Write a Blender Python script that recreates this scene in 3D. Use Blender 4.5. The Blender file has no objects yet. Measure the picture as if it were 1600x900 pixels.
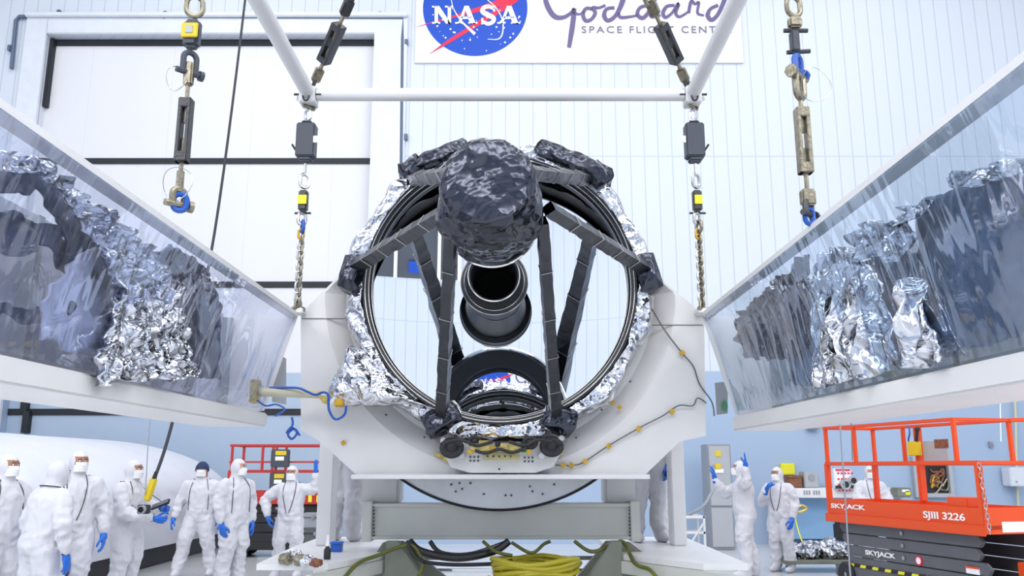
import bpy, bmesh, math, random
from mathutils import Vector, Matrix, noise, Euler
from mathutils.bvhtree import BVHTree
random.seed(7)
sc = bpy.context.scene
COL = sc.collection
PI = math.pi

# ------------------------------------------------------------ camera, world, lights, exposure
F = 1330.0; PITCH = math.radians(11.89); CZ = 1.7
cam_d = bpy.data.cameras.new('camera'); cam = bpy.data.objects.new('camera', cam_d); COL.objects.link(cam)
cam.location = (0, 0, CZ); cam.rotation_euler = (PI/2 + PITCH, 0, 0)
cam_d.sensor_width = 36; cam_d.lens = 36*F/1600; cam_d.clip_start = 0.05; cam_d.clip_end = 200
sc.camera = cam
w = bpy.data.worlds.new('world'); sc.world = w; w.use_nodes = True
w.node_tree.nodes['Background'].inputs[0].default_value = (0.8, 0.88, 1, 1)
w.node_tree.nodes['Background'].inputs[1].default_value = 0.3
sc.view_settings.view_transform = 'Standard'; sc.view_settings.look = 'None'
sc.view_settings.gamma = 1; sc.view_settings.use_curve_mapping = False
sc.view_settings.exposure = 0.0
try:
    sc.cycles.caustics_reflective = False; sc.cycles.caustics_refractive = False
    sc.cycles.sample_clamp_indirect = 6
    sc.cycles.max_bounces = 10; sc.cycles.diffuse_bounces = 4; sc.cycles.transparent_max_bounces = 16
except Exception: pass
def area(name, loc, rot, sx, sy, power, col=(1, 1, 1)):
    d = bpy.data.lights.new(name, 'AREA'); d.shape = 'RECTANGLE'; d.size = sx; d.size_y = sy
    d.energy = power; d.color = col
    o = bpy.data.objects.new(name, d); o.location = loc; o.rotation_euler = rot; COL.objects.link(o); return o
for lx in (-8, 0.5, 9):
    for ly in (-5.5, 4, 13.5):
        area('ceiling_lamp', (lx, ly, 16.3), (0, 0, 0), 5.0, 5.0, 350, (1, 0.985, 0.97))
for lx in (-11.5, 13.5):
    area('added_side_fill', (lx, -7.5, 11.5), (math.radians(66), 0, math.radians(-38 if lx < 0 else 38)), 6, 5, 800, (1, 0.97, 0.93))  # unseen fill lights, added to brighten the front of the telescope
area('added_front_fill', (0, -7.0, 15.8), (math.radians(48), 0, 0), 22, 4, 1500, (0.97, 0.98, 1))  # unseen fill behind the camera, added for frontal light

# ------------------------------------------------------------ pixel <-> world
def ray(px, py):
    a = (px-800)/F; b = (450-py)/F
    s, c = math.sin(PITCH), math.cos(PITCH)
    return Vector((a, c - s*b, s + c*b))
def P(px, py, Y):
    d = ray(px, py); return Vector((0, 0, CZ)) + d*(Y/d.y)
def PX(px, py, X):
    d = ray(px, py); return Vector((0, 0, CZ)) + d*(X/d.x)
def PZ(px, py, Z):
    d = ray(px, py); return Vector((0, 0, CZ)) + d*((Z-CZ)/d.z)

# ------------------------------------------------------------ materials
def mat(name, col, rough=0.5, metal=0.0, bump=0.0, bscale=20, var=0.0, vscale=4, spec=0.5, trans=0, bdist=0.02, stretch=None, detail=3):
    m = bpy.data.materials.new(name); m.use_nodes = True
    nt = m.node_tree; b = nt.nodes['Principled BSDF']
    b.inputs['Base Color'].default_value = (*col, 1); b.inputs['Roughness'].default_value = rough
    b.inputs['Metallic'].default_value = metal; b.inputs['Specular IOR Level'].default_value = spec
    tc = nt.nodes.new('ShaderNodeTexCoord'); src = tc.outputs['Object']
    if stretch:
        mp = nt.nodes.new('ShaderNodeMapping'); mp.inputs['Scale'].default_value = stretch
        nt.links.new(src, mp.inputs[0]); src = mp.outputs[0]
    if var > 0:
        n = nt.nodes.new('ShaderNodeTexNoise'); n.inputs['Scale'].default_value = vscale; n.inputs['Detail'].default_value = 4
        nt.links.new(src, n.inputs['Vector'])
        r = nt.nodes.new('ShaderNodeValToRGB')
        r.color_ramp.elements[0].position = 0.3; r.color_ramp.elements[1].position = 0.7
        r.color_ramp.elements[0].color = (*[c*(1-var) for c in col], 1)
        r.color_ramp.elements[1].color = (*[min(1, c*(1+var)) for c in col], 1)
        nt.links.new(n.outputs['Fac'], r.inputs[0]); nt.links.new(r.outputs[0], b.inputs['Base Color'])
    if bump > 0:
        n = nt.nodes.new('ShaderNodeTexNoise'); n.inputs['Scale'].default_value = bscale; n.inputs['Detail'].default_value = detail
        nt.links.new(src, n.inputs['Vector'])
        bp = nt.nodes.new('ShaderNodeBump'); bp.inputs['Strength'].default_value = bump; bp.inputs['Distance'].default_value = bdist
        nt.links.new(n.outputs['Fac'], bp.inputs['Height']); nt.links.new(bp.outputs[0], b.inputs['Normal'])
    return m
def foil_mat(name, col, rough, scale, strength, dist, stretch=(1, 1, 1)):
    """crumpled metal foil: voronoi facets + noise as bump"""
    m = bpy.data.materials.new(name); m.use_nodes = True
    nt = m.node_tree; b = nt.nodes['Principled BSDF']
    b.inputs['Base Color'].default_value = (*col, 1); b.inputs['Roughness'].default_value = rough; b.inputs['Metallic'].default_value = 1
    tc = nt.nodes.new('ShaderNodeTexCoord'); mp = nt.nodes.new('ShaderNodeMapping'); mp.inputs['Scale'].default_value = stretch
    nt.links.new(tc.outputs['Object'], mp.inputs[0])
    n = nt.nodes.new('ShaderNodeTexNoise'); n.inputs['Scale'].default_value = scale*0.6; n.inputs['Detail'].default_value = 2; n.inputs['Distortion'].default_value = 1.2
    v = nt.nodes.new('ShaderNodeTexVoronoi'); v.inputs['Scale'].default_value = scale; v.feature = 'F1'
    nt.links.new(mp.outputs[0], n.inputs['Vector']); 
    ad = nt.nodes.new('ShaderNodeVectorMath'); ad.operation = 'MULTIPLY_ADD'
    ad.inputs[1].default_value = (0.12, 0.12, 0.12)
    nt.links.new(n.outputs['Color'], ad.inputs[0]); nt.links.new(mp.outputs[0], ad.inputs[2]); nt.links.new(ad.outputs[0], v.inputs['Vector'])
    mx = nt.nodes.new('ShaderNodeMath'); mx.operation = 'ADD'
    nt.links.new(v.outputs['Distance'], mx.inputs[0]); nt.links.new(n.outputs['Fac'], mx.inputs[1])
    bp = nt.nodes.new('ShaderNodeBump'); bp.inputs['Strength'].default_value = strength; bp.inputs['Distance'].default_value = dist
    nt.links.new(mx.outputs[0], bp.inputs['Height']); nt.links.new(bp.outputs[0], b.inputs['Normal'])
    return m
def wall_mat(name, up, low, zsplit, pitch, line, horiz=()):
    m = bpy.data.materials.new(name); m.use_nodes = True
    nt = m.node_tree; b = nt.nodes['Principled BSDF']; L = nt.links
    b.inputs['Roughness'].default_value = 0.45
    tc = nt.nodes.new('ShaderNodeTexCoord'); sp = nt.nodes.new('ShaderNodeSeparateXYZ'); L.new(tc.outputs['Object'], sp.inputs[0])
    def M(op, a, b2=None, c=None):
        n = nt.nodes.new('ShaderNodeMath'); n.operation = op
        for i, v in enumerate((a, b2, c)):
            if v is None: continue
            if isinstance(v, (int, float)): n.inputs[i].default_value = v
            else: L.new(v, n.inputs[i])
        return n.outputs[0]
    sxy = M('ADD', sp.outputs['X'], sp.outputs['Y'])
    fr = M('FRACT', M('MULTIPLY', sxy, 1/pitch))
    ln = M('MULTIPLY', M('LESS_THAN', M('ABSOLUTE', M('SUBTRACT', fr, 0.5)), 0.018/pitch/2*1.4), M('GREATER_THAN', sp.outputs['Z'], zsplit))
    for h in horiz:
        ln = M('MAXIMUM', ln, M('LESS_THAN', M('ABSOLUTE', M('SUBTRACT', sp.outputs['Z'], h)), 0.012))
    nz = nt.nodes.new('ShaderNodeTexNoise'); nz.inputs['Scale'].default_value = 0.35; nz.inputs['Detail'].default_value = 4
    mp = nt.nodes.new('ShaderNodeMapping'); mp.inputs['Scale'].default_value = (3, 3, 0.5); L.new(tc.outputs['Object'], mp.inputs[0]); L.new(mp.outputs[0], nz.inputs['Vector'])
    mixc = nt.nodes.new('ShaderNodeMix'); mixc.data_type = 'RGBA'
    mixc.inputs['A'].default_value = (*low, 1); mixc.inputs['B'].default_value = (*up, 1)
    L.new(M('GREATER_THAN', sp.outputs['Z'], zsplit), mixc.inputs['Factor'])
    mv = nt.nodes.new('ShaderNodeMix'); mv.data_type = 'RGBA'; mv.blend_type = 'MULTIPLY'
    L.new(M('MULTIPLY', nz.outputs['Fac'], 0.16), mv.inputs['Factor']); L.new(mixc.outputs['Result'], mv.inputs['A']); mv.inputs['B'].default_value = (0.6, 0.68, 0.8, 1)
    m2 = nt.nodes.new('ShaderNodeMix'); m2.data_type = 'RGBA'
    L.new(M('MULTIPLY', ln, line), m2.inputs['Factor']); L.new(mv.outputs['Result'], m2.inputs['A']); m2.inputs['B'].default_value = (0.33, 0.40, 0.5, 1)
    L.new(m2.outputs['Result'], b.inputs['Base Color'])
    bp = nt.nodes.new('ShaderNodeBump'); bp.inputs['Distance'].default_value = 0.01; bp.inputs['Strength'].default_value = 0.4; bp.invert = True
    L.new(ln, bp.inputs['Height']); L.new(bp.outputs[0], b.inputs['Normal'])
    return m
def film_mat(name, refl, tint, rough, haze):
    m = bpy.data.materials.new(name); m.use_nodes = True; nt = m.node_tree; nt.nodes.clear(); L = nt.links
    out = nt.nodes.new('ShaderNodeOutputMaterial')
    tr = nt.nodes.new('ShaderNodeBsdfTransparent'); tr.inputs[0].default_value = (*tint, 1)
    gl = nt.nodes.new('ShaderNodeBsdfGlossy'); gl.inputs['Roughness'].default_value = rough; gl.inputs['Color'].default_value = (0.88, 0.91, 1, 1)
    df = nt.nodes.new('ShaderNodeBsdfDiffuse'); df.inputs[0].default_value = (0.62, 0.66, 0.78, 1)
    fr = nt.nodes.new('ShaderNodeLayerWeight'); fr.inputs['Blend'].default_value = 0.5
    pw = nt.nodes.new('ShaderNodeMath'); pw.operation = 'POWER'; pw.inputs[1].default_value = 1.6; L.new(fr.outputs['Facing'], pw.inputs[0])
    ma = nt.nodes.new('ShaderNodeMath'); ma.operation = 'MULTIPLY_ADD'; ma.inputs[1].default_value = refl; ma.inputs[2].default_value = 0.08; L.new(pw.outputs[0], ma.inputs[0])
    m1 = nt.nodes.new('ShaderNodeMixShader'); L.new(ma.outputs[0], m1.inputs[0]); L.new(tr.outputs[0], m1.inputs[1]); L.new(gl.outputs[0], m1.inputs[2])
    m2 = nt.nodes.new('ShaderNodeMixShader'); m2.inputs[0].default_value = haze; L.new(m1.outputs[0], m2.inputs[1]); L.new(df.outputs[0], m2.inputs[2])
    L.new(m2.outputs[0], out.inputs[0])
    tc = nt.nodes.new('ShaderNodeTexCoord'); mp = nt.nodes.new('ShaderNodeMapping'); mp.inputs['Scale'].default_value = (2.0, 2.0, 0.5)
    L.new(tc.outputs['Object'], mp.inputs[0])
    n = nt.nodes.new('ShaderNodeTexNoise'); n.inputs['Scale'].default_value = 2.2; n.inputs['Detail'].default_value = 2; L.new(mp.outputs[0], n.inputs['Vector'])
    bp = nt.nodes.new('ShaderNodeBump'); bp.inputs['Strength'].default_value = 0.12; bp.inputs['Distance'].default_value = 0.05
    L.new(n.outputs['Fac'], bp.inputs['Height']); L.new(bp.outputs[0], gl.inputs['Normal'])
    return m
M = {}
M['wall'] = wall_mat('wall_panel_paint', (0.67, 0.715, 0.785), (0.38, 0.49, 0.65), 3.9, 0.345, 0.5, (9.25, 3.9, 14.0))  # lower band bluer: dimmer light low on the wall put into the colour
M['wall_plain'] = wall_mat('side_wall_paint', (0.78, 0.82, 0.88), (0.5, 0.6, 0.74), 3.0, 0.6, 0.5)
M['door'] = wall_mat('door_paint', (0.76, 0.76, 0.785), (0.42, 0.52, 0.65), 3.9, 2.1, 0.12)  # lower door tone likewise carries the dimmer light as colour
M['casing'] = mat('casing_white', (0.70, 0.735, 0.79), 0.4, var=0.03)
M['ceiling'] = mat('ceiling_grey', (0.7, 0.72, 0.75), 0.7)
M['floor'] = mat('floor_epoxy', (0.66, 0.67, 0.69), 0.18, var=0.05, vscale=0.6)
M['seal'] = mat('black_seal', (0.012, 0.014, 0.02), 0.6)
M['conduit'] = mat('blue_grey_conduit', (0.10, 0.14, 0.22), 0.5)
M['white'] = mat('white_enamel', (0.78, 0.78, 0.79), 0.35, var=0.03, vscale=2, bump=0.05, bscale=3)
M['body'] = mat('cradle_white', (0.80, 0.79, 0.79), 0.42, var=0.03, vscale=1.5)
M['bodyin'] = mat('cradle_grey', (0.63, 0.63, 0.63), 0.5)
M['beam'] = mat('beam_grey', (0.60, 0.61, 0.57), 0.5, var=0.05, vscale=2)
M['steelgrey'] = mat('olive_grey_steel', (0.20, 0.215, 0.17), 0.5, var=0.12)
M['plate'] = mat('aluminium_plate', (0.60, 0.60, 0.59), 0.38, metal=0.6, var=0.08, vscale=3)
M['darkmetal'] = mat('dark_rigging_metal', (0.075, 0.075, 0.08), 0.42, metal=0.7, bump=0.2, bscale=60)
M['bronze'] = mat('plated_rigging_steel', (0.30, 0.27, 0.20), 0.35, metal=0.85, bump=0.15, bscale=60, var=0.3, vscale=30)
M['steel'] = mat('bright_steel', (0.55, 0.55, 0.55), 0.25, metal=0.95)
M['chrome'] = mat('polished_steel', (0.8, 0.8, 0.8), 0.08, metal=1)
M['loadcell'] = mat('load_cell_grey', (0.055, 0.065, 0.085), 0.5, bump=0.1)
M['yellow'] = mat('safety_yellow', (0.75, 0.55, 0.02), 0.5)
M['lemon'] = mat('lemon_yellow', (0.85, 0.80, 0.03), 0.5)
M['tape'] = mat('kapton_amber', (0.62, 0.38, 0.03), 0.35, var=0.2, vscale=40)
M['gold'] = mat('gold_hardware', (0.62, 0.48, 0.16), 0.35, metal=0.6, var=0.3, vscale=20, bump=0.3, bscale=40)
M['paleyellow'] = mat('pale_yellow_block', (0.55, 0.50, 0.24), 0.5, var=0.2, vscale=30)
M['orange'] = mat('lift_orange', (0.80, 0.085, 0.012), 0.35)
M['red'] = mat('lift_red', (0.52, 0.03, 0.025), 0.4)
M['liftgrey'] = mat('lift_grey', (0.115, 0.12, 0.135), 0.45, var=0.08)
M['black'] = mat('black_rubber', (0.018, 0.018, 0.022), 0.55)
M['blackgloss'] = mat('black_hose', (0.012, 0.012, 0.014), 0.25)
M['baffle'] = mat('black_baffle', (0.022, 0.024, 0.03), 0.42, bump=0.06, bscale=30)
M['void'] = mat('deep_black', (0.002, 0.002, 0.003), 0.9)
M['strut'] = foil_mat('charcoal_wrapped_strut', (0.085, 0.088, 0.10), 0.34, 9, 0.35, 0.02, (1, 1, 0.6))
M['dfoil'] = foil_mat('charcoal_blanket', (0.075, 0.08, 0.10), 0.22, 6.0, 0.8, 0.05)
M['sfoil'] = foil_mat('silver_foil', (0.72, 0.73, 0.77), 0.12, 8.5, 0.8, 0.05)
M['sfoil2'] = foil_mat('silver_foil_coarse', (0.62, 0.64, 0.69), 0.12, 8, 0.9, 0.07)
M['mirror'] = mat('mirror_silver', (0.84, 0.87, 0.91), 0.0, metal=1)
M['mirror2'] = mat('secondary_mirror_silver', (0.97, 0.97, 0.97), 0.0, metal=1)
M['suit'] = mat('cleanroom_suit_white', (0.66, 0.66, 0.71), 0.7, bump=0.6, bscale=9, bdist=0.035, stretch=(1, 1, 0.55), detail=4)
M['mask'] = mat('mask_white', (0.86, 0.86, 0.88), 0.8, bump=0.2, bscale=30)
M['glove'] = mat('blue_nitrile', (0.012, 0.14, 0.62), 0.42)
M['skin'] = mat('skin', (0.42, 0.20, 0.12), 0.5)
M['skin2'] = mat('skin_light', (0.62, 0.34, 0.24), 0.5)
M['navy'] = mat('navy_cloth', (0.015, 0.03, 0.10), 0.75, bump=0.2)
M['eye'] = mat('eye_dark', (0.03, 0.02, 0.015), 0.2)
M['strap'] = mat('charcoal_strap', (0.05, 0.055, 0.07), 0.6)
M['tarp'] = mat('white_tarp', (0.70, 0.72, 0.78), 0.42, bump=0.3, bscale=1.2, bdist=0.15, detail=5, var=0.03, vscale=1)
M['bluecable'] = mat('blue_cable', (0.02, 0.10, 0.45), 0.4)
M['greencable'] = mat('olive_cable', (0.11, 0.12, 0.02), 0.5, var=0.3, vscale=8)
M['ycable'] = mat('yellow_cable', (0.42, 0.36, 0.015), 0.4)
M['rope'] = mat('dark_rope', (0.02, 0.022, 0.028), 0.6)
M['wire'] = mat('grey_wire', (0.14, 0.15, 0.16), 0.5)
M['cream'] = mat('cream_pipe', (0.60, 0.57, 0.42), 0.4)
M['logoblue'] = mat('logo_blue', (0.004, 0.07, 0.50), 0.6)
M['logored'] = mat('logo_red', (0.80, 0.02, 0.07), 0.6)
M['logowhite'] = mat('logo_white', (0.93, 0.93, 0.95), 0.6)
M['banner'] = mat('banner_white', (0.79, 0.79, 0.82), 0.5)
M['script'] = mat('script_violet', (0.15, 0.115, 0.25), 0.6)
M['greytext'] = mat('text_grey', (0.22, 0.20, 0.27), 0.6)
M['filmL'] = film_mat('clear_film', 0.45, (0.78, 0.83, 0.96), 0.03, 0.06)
M['filmR'] = film_mat('clear_film_tinted', 0.5, (0.74, 0.84, 0.94), 0.03, 0.06)
M['slate_reflectionR'] = mat('slate_blue_reflection', (0.055, 0.115, 0.21), 0.3, metal=0.2, bump=0.4, bscale=4, bdist=0.05)  # slate tone painted in for dark reflections on the right film
M['pale'] = mat('pale_lavender_sheet', (0.55, 0.58, 0.72), 0.35, bump=0.4, bscale=5)
M['navy_reflection'] = mat('dark_reflection_sheet', (0.022, 0.04, 0.10), 0.35, metal=0.3, bump=0.5, bscale=6, bdist=0.05)  # navy tone painted in for dark reflections on the left film
M['liner'] = mat('arm_liner', (0.58, 0.60, 0.70), 0.4)
M['linerR'] = mat('arm_liner_blue', (0.50, 0.58, 0.66), 0.4)
M['cabinet'] = mat('cabinet_grey', (0.30, 0.32, 0.36), 0.45)
M['panelgrey'] = mat('panel_grey', (0.42, 0.44, 0.47), 0.45)
M['bluebox'] = mat('pale_blue_plastic', (0.25, 0.45, 0.70), 0.5)
M['brown'] = mat('rust_brown', (0.22, 0.08, 0.04), 0.5, var=0.4, vscale=30)
M['green'] = mat('green_tag', (0.02, 0.30, 0.08), 0.5)
M['glass'] = mat('gallery_glass', (0.09, 0.10, 0.12), 0.05)

# ------------------------------------------------------------ mesh helpers
class MB:
    def __init__(s): s.v = []; s.f = []; s.m = []
    def add(s, vs, fs, mi=0):
        o = len(s.v); s.v += [Vector(p) for p in vs]
        s.f += [tuple(i+o for i in f) for f in fs]; s.m += [mi]*len(fs); return s
    def box(s, a, b, mi=0, R=None):
        x0, y0, z0 = a; x1, y1, z1 = b
        vs = [Vector(p) for p in ((x0,y0,z0),(x1,y0,z0),(x1,y1,z0),(x0,y1,z0),(x0,y0,z1),(x1,y0,z1),(x1,y1,z1),(x0,y1,z1))]
        if R: vs = [R @ p for p in vs]
        return s.add(vs, [(0,3,2,1),(4,5,6,7),(0,1,5,4),(1,2,6,5),(2,3,7,6),(3,0,4,7)], mi)
    def bar(s, a, b, w, h, up=(0,0,1), mi=0, w2=None, h2=None):
        a = Vector(a); b = Vector(b); d = (b-a).normalized(); up = Vector(up)
        if abs(d.dot(up)) > 0.98: up = Vector((0,1,0))
        r = d.cross(up).normalized(); u = r.cross(d)
        w2 = w if w2 is None else w2; h2 = h if h2 is None else h2
        vs = []
        for p, ww, hh in ((a, w, h), (b, w2, h2)):
            for i, j in ((-1,-1),(1,-1),(1,1),(-1,1)): vs.append(p + r*ww/2*i + u*hh/2*j)
        return s.add(vs, [(0,1,2,3),(7,6,5,4),(0,4,5,1),(1,5,6,2),(2,6,7,3),(3,7,4,0)], mi)
    def prism(s, poly, vec, mi=0):
        n = len(poly); poly = [Vector(p) for p in poly]; vec = Vector(vec)
        vs = poly + [p+vec for p in poly]
        fs = [tuple(range(n)), tuple(range(2*n-1, n-1, -1))] + [(i, i+n, (i+1) % n + n, (i+1) % n) for i in range(n)]
        return s.add(vs, fs, mi)
    def tube(s, path, r, n=10, closed=False, mi=0, flat=None, cap=True):
        path = [Vector(p) for p in path]; N = len(path)
        rs = r if isinstance(r, (list, tuple)) else [r]*N
        T = []
        for i in range(N):
            if closed: t = path[(i+1) % N] - path[i-1]
            else: t = path[min(i+1, N-1)] - path[max(i-1, 0)]
            T.append(t.normalized() if t.length > 1e-9 else Vector((0,0,1)))
        up = Vector((0,0,1)) if abs(T[0].z) < 0.9 else Vector((1,0,0))
        x = T[0].cross(up).normalized(); vs = []
        for i in range(N):
            x = (x - T[i]*x.dot(T[i]))
            x = x.normalized() if x.length > 1e-6 else T[i].orthogonal().normalized()
            y = T[i].cross(x)
            for k in range(n):
                a = 2*PI*k/n
                vs.append(path[i] + (x*math.cos(a) + y*math.sin(a)*(flat or 1))*rs[i])
        fs = []
        for i in range(N if closed else N-1):
            j = (i+1) % N
            for k in range(n):
                fs.append((i*n+k, i*n+(k+1) % n, j*n+(k+1) % n, j*n+k))
        if not closed and cap: fs += [tuple(range(n-1, -1, -1)), tuple((N-1)*n+k for k in range(n))]
        return s.add(vs, fs, mi)
    def cyl(s, a, b, r, r2=None, n=20, mi=0): return s.tube([a, b], [r, r if r2 is None else r2], n, mi=mi)
    def lathe(s, prof, n=48, origin=(0,0,0), axis='Z', mi=0, closed=False):
        """prof: list of (radius, height); axis Z or Y"""
        o = Vector(origin); vs = []
        for r, h in prof:
            for k in range(n):
                a = 2*PI*k/n
                vs.append(o + (Vector((r*math.cos(a), r*math.sin(a), h)) if axis == 'Z' else Vector((r*math.cos(a), h, r*math.sin(a)))))
        fs = []; m = len(prof)
        for i in range(m if closed else m-1):
            j = (i+1) % m
            for k in range(n): fs.append((i*n+k, i*n+(k+1) % n, j*n+(k+1) % n, j*n+k))
        return s.add(vs, fs, mi)
    def ball(s, c, r, n=14, m=9, mi=0, R=None):
        c = Vector(c); r = Vector(r) if hasattr(r, '__len__') else Vector((r,r,r)); vs = []; fs = []
        for i in range(m+1):
            th = PI*i/m
            for k in range(n):
                a = 2*PI*k/n
                p = Vector((r.x*math.sin(th)*math.cos(a), r.y*math.sin(th)*math.sin(a), r.z*math.cos(th)))
                vs.append(c + (R @ p if R else p))
        for i in range(m):
            for k in range(n): fs.append((i*n+k, (i+1)*n+k, (i+1)*n+(k+1) % n, i*n+(k+1) % n))
        return s.add(vs, fs, mi)
    def grid(s, fn, nu, nv, mi=0, flip=False):
        vs = [fn(i/nu, j/nv) for j in range(nv+1) for i in range(nu+1)]
        fs = [(j*(nu+1)+i, j*(nu+1)+i+1, (j+1)*(nu+1)+i+1, (j+1)*(nu+1)+i) for j in range(nv) for i in range(nu)]
        if flip: fs = [f[::-1] for f in fs]
        return s.add(vs, fs, mi)
    def slab(s, fn, nu, nv, off, mi=0):
        """a grid sheet with thickness: fn(u,v) front, shifted by vector off at the back"""
        off = Vector(off); base = len(s.v)
        s.grid(fn, nu, nv, mi); n = (nu+1)*(nv+1)
        vs = [p+off for p in s.v[base:base+n]]
        s.grid(lambda u, v, it=iter(vs): next(it), nu, nv, mi, True)
        b2 = base+n; W = nu+1; edge = []
        edge += [i for i in range(W)] + [j*W+nu for j in range(1, nv+1)] + [nv*W+i for i in range(nu-1, -1, -1)] + [j*W for j in range(nv-1, 0, -1)]
        for a, b in zip(edge, edge[1:]+edge[:1]):
            s.f.append((base+b, base+a, b2+a, b2+b)); s.m.append(mi)
        return s
WORLD = {}
def obj(name, mb, mats, parent=None, smooth=True, bevel=0.0, ang=35, recalc=True):
    me = bpy.data.meshes.new(name)
    off = WORLD.get(parent.name, Vector()) if parent else Vector()
    me.from_pydata([p-off for p in mb.v], [], mb.f); me.validate(verbose=False)
    if not isinstance(mats, (list, tuple)): mats = [mats]
    for m in mats: me.materials.append(m)
    if len(me.polygons) == len(mb.m):
        for p, i in zip(me.polygons, mb.m): p.material_index = i
    bm = bmesh.new(); bm.from_mesh(me)
    bmesh.ops.remove_doubles(bm, verts=bm.verts, dist=1e-5)
    if recalc: bmesh.ops.recalc_face_normals(bm, faces=bm.faces)
    if bevel > 0:
        es = [e for e in bm.edges if len(e.link_faces) == 2 and e.calc_face_angle(0) > math.radians(40)]
        try: bmesh.ops.bevel(bm, geom=es, offset=bevel, segments=2, affect='EDGES', clamp_overlap=True)
        except Exception: pass
    if smooth:
        for f in bm.faces: f.smooth = True
        for e in bm.edges:
            if len(e.link_faces) == 2 and e.calc_face_angle(0) > math.radians(ang): e.smooth = False
    bm.to_mesh(me); bm.free()
    o = bpy.data.objects.new(name, me); COL.objects.link(o)
    if parent: o.parent = parent
    WORLD[o.name] = off.copy()
    return o
def thing(name, label, cat, loc=(0,0,0), group=None):
    o = bpy.data.objects.new(name, None); COL.objects.link(o); o.empty_display_size = 0.2
    o.location = loc; WORLD[o.name] = Vector(loc); o['label'] = label; o['category'] = cat
    if group: o['group'] = group
    return o
def tag(o, label, cat, group=None, kind=None):
    o['label'] = label; o['category'] = cat
    if group: o['group'] = group
    if kind: o['kind'] = kind
    return o
def recentre(o):
    """put a one-mesh thing's origin at its base"""
    vs = o.data.vertices; lo = Vector((min(v.co[i] for v in vs) for i in range(3))); hi = Vector((max(v.co[i] for v in vs) for i in range(3)))
    c = Vector(((lo.x+hi.x)/2, (lo.y+hi.y)/2, lo.z))
    for v in vs: v.co -= c
    o.location += c
    WORLD[o.name] = WORLD[o.name] + c
    return o
def structure(name, mb, m, parent=None, **k):
    o = obj(name, mb, m, parent, **k)
    if not parent: o['kind'] = 'structure'
    return o
def crv(pts, n=8, closed=False):
    """Catmull-Rom through pts"""
    pts = [Vector(p) for p in pts]; N = len(pts); out = []
    rng = range(N if closed else N-1)
    for i in rng:
        g = (lambda k: pts[k % N]) if closed else (lambda k: pts[max(0, min(N-1, k))])
        p0, p1, p2, p3 = g(i-1), g(i), g(i+1), g(i+2)
        for j in range(n):
            t = j/n
            out.append(0.5*((2*p1) + (p2-p0)*t + (2*p0-5*p1+4*p2-p3)*t*t + (3*p1-p0-3*p2+p3)*t**3))
    if not closed: out.append(pts[-1])
    return out
def text_mb(txt, bold=0.0, space=1.0):
    cu = bpy.data.curves.new('t', 'FONT'); cu.body = txt; cu.size = 1; cu.offset = bold; cu.space_character = space; cu.extrude = 0.02; cu.resolution_u = 4
    o = bpy.data.objects.new('t', cu); COL.objects.link(o)
    dg = bpy.context.evaluated_depsgraph_get(); dg.update()
    me = bpy.data.meshes.new_from_object(o.evaluated_get(dg))
    vs = [v.co.copy() for v in me.vertices]; fs = [tuple(p.vertices) for p in me.polygons]
    bpy.data.objects.remove(o); bpy.data.curves.remove(cu); bpy.data.meshes.remove(me)
    x0 = min(v.x for v in vs); x1 = max(v.x for v in vs); y0 = min(v.y for v in vs); y1 = max(v.y for v in vs)
    return [((v.x-x0)/(x1-x0), (v.y-y0)/(y1-y0), v.z) for v in vs], fs
def put_text(txt, o, xv, yv, depth, bold=0.0, space=1.0, mb=None, mi=0):
    """text stretched on the parallelogram o + u*xv + v*yv, thickness depth"""
    vs, fs = text_mb(txt, bold, space); o = Vector(o); xv = Vector(xv); yv = Vector(yv); n = xv.cross(yv).normalized()
    mb = mb or MB()
    mb.add([o + xv*u + yv*v + n*(z/0.02*0.5+0.5)*depth for u, v, z in vs], fs, mi); return mb
def nz(p, s=1.0, o=0.0): return noise.noise(Vector(p)*s + Vector((o, o*1.7, o*0.3)))

# ============================================================ the room
WY = 20.0
DX0, DX1, DZ = P(75, 57, WY).x, P(587, 60, WY).x, P(75, 55, WY).z
m = MB()
m.box((-14, WY, 0), (DX0, WY+0.5, 16.6)).box((DX1, WY, 0), (16, WY+0.5, 16.6)).box((DX0, WY, DZ), (DX1, WY+0.5, 16.6))
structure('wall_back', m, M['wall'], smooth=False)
structure('floor', MB().box((-14, -12, -0.2), (16, WY+0.5, 0)), M['floor'], smooth=False)
structure('ceiling', MB().box((-14.5, -12.5, 16.6), (16.5, WY+0.5, 16.9)), M['ceiling'], smooth=False)
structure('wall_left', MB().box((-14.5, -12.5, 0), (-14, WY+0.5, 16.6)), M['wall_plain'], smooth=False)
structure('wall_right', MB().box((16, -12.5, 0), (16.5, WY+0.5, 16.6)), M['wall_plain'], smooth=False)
# the big roll-up door
zs = [P(400, y, WY).z for y in (641, 440, 245, 57)]
m = MB(); edges = [0]+zs
for a, b in zip(edges[:-1], edges[1:]):
    m.box((DX0, WY+0.25, a+0.05), (DX1, WY+0.4, b-0.05))
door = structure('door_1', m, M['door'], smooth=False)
m = MB()
for z in zs: m.box((DX0, WY+0.22, z-0.10 if z != zs[-1] else z-0.14), (DX1, WY+0.30, z+0.05))
obj('door_seal', m, M['seal'], door, smooth=False)
m = MB(); a = P(75, 57, WY); b = P(65, 160, WY)
m.box((DX0-0.02, WY+0.10, b.z-0.05), (DX0+0.10, WY+0.3, a.z))
c = P(36, 598, WY); d = P(36, 642, WY)
m.box((c.x-0.06, WY+0.1, d.z), (c.x+0.09, WY+0.3, c.z+3)).box((c.x+0.02, WY+0.1, d.z-0.5), (c.x+0.17, WY+0.3, d.z))
obj('door_seal', m, M['seal'], door, smooth=False)
m = MB(); cw = 0.55
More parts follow.
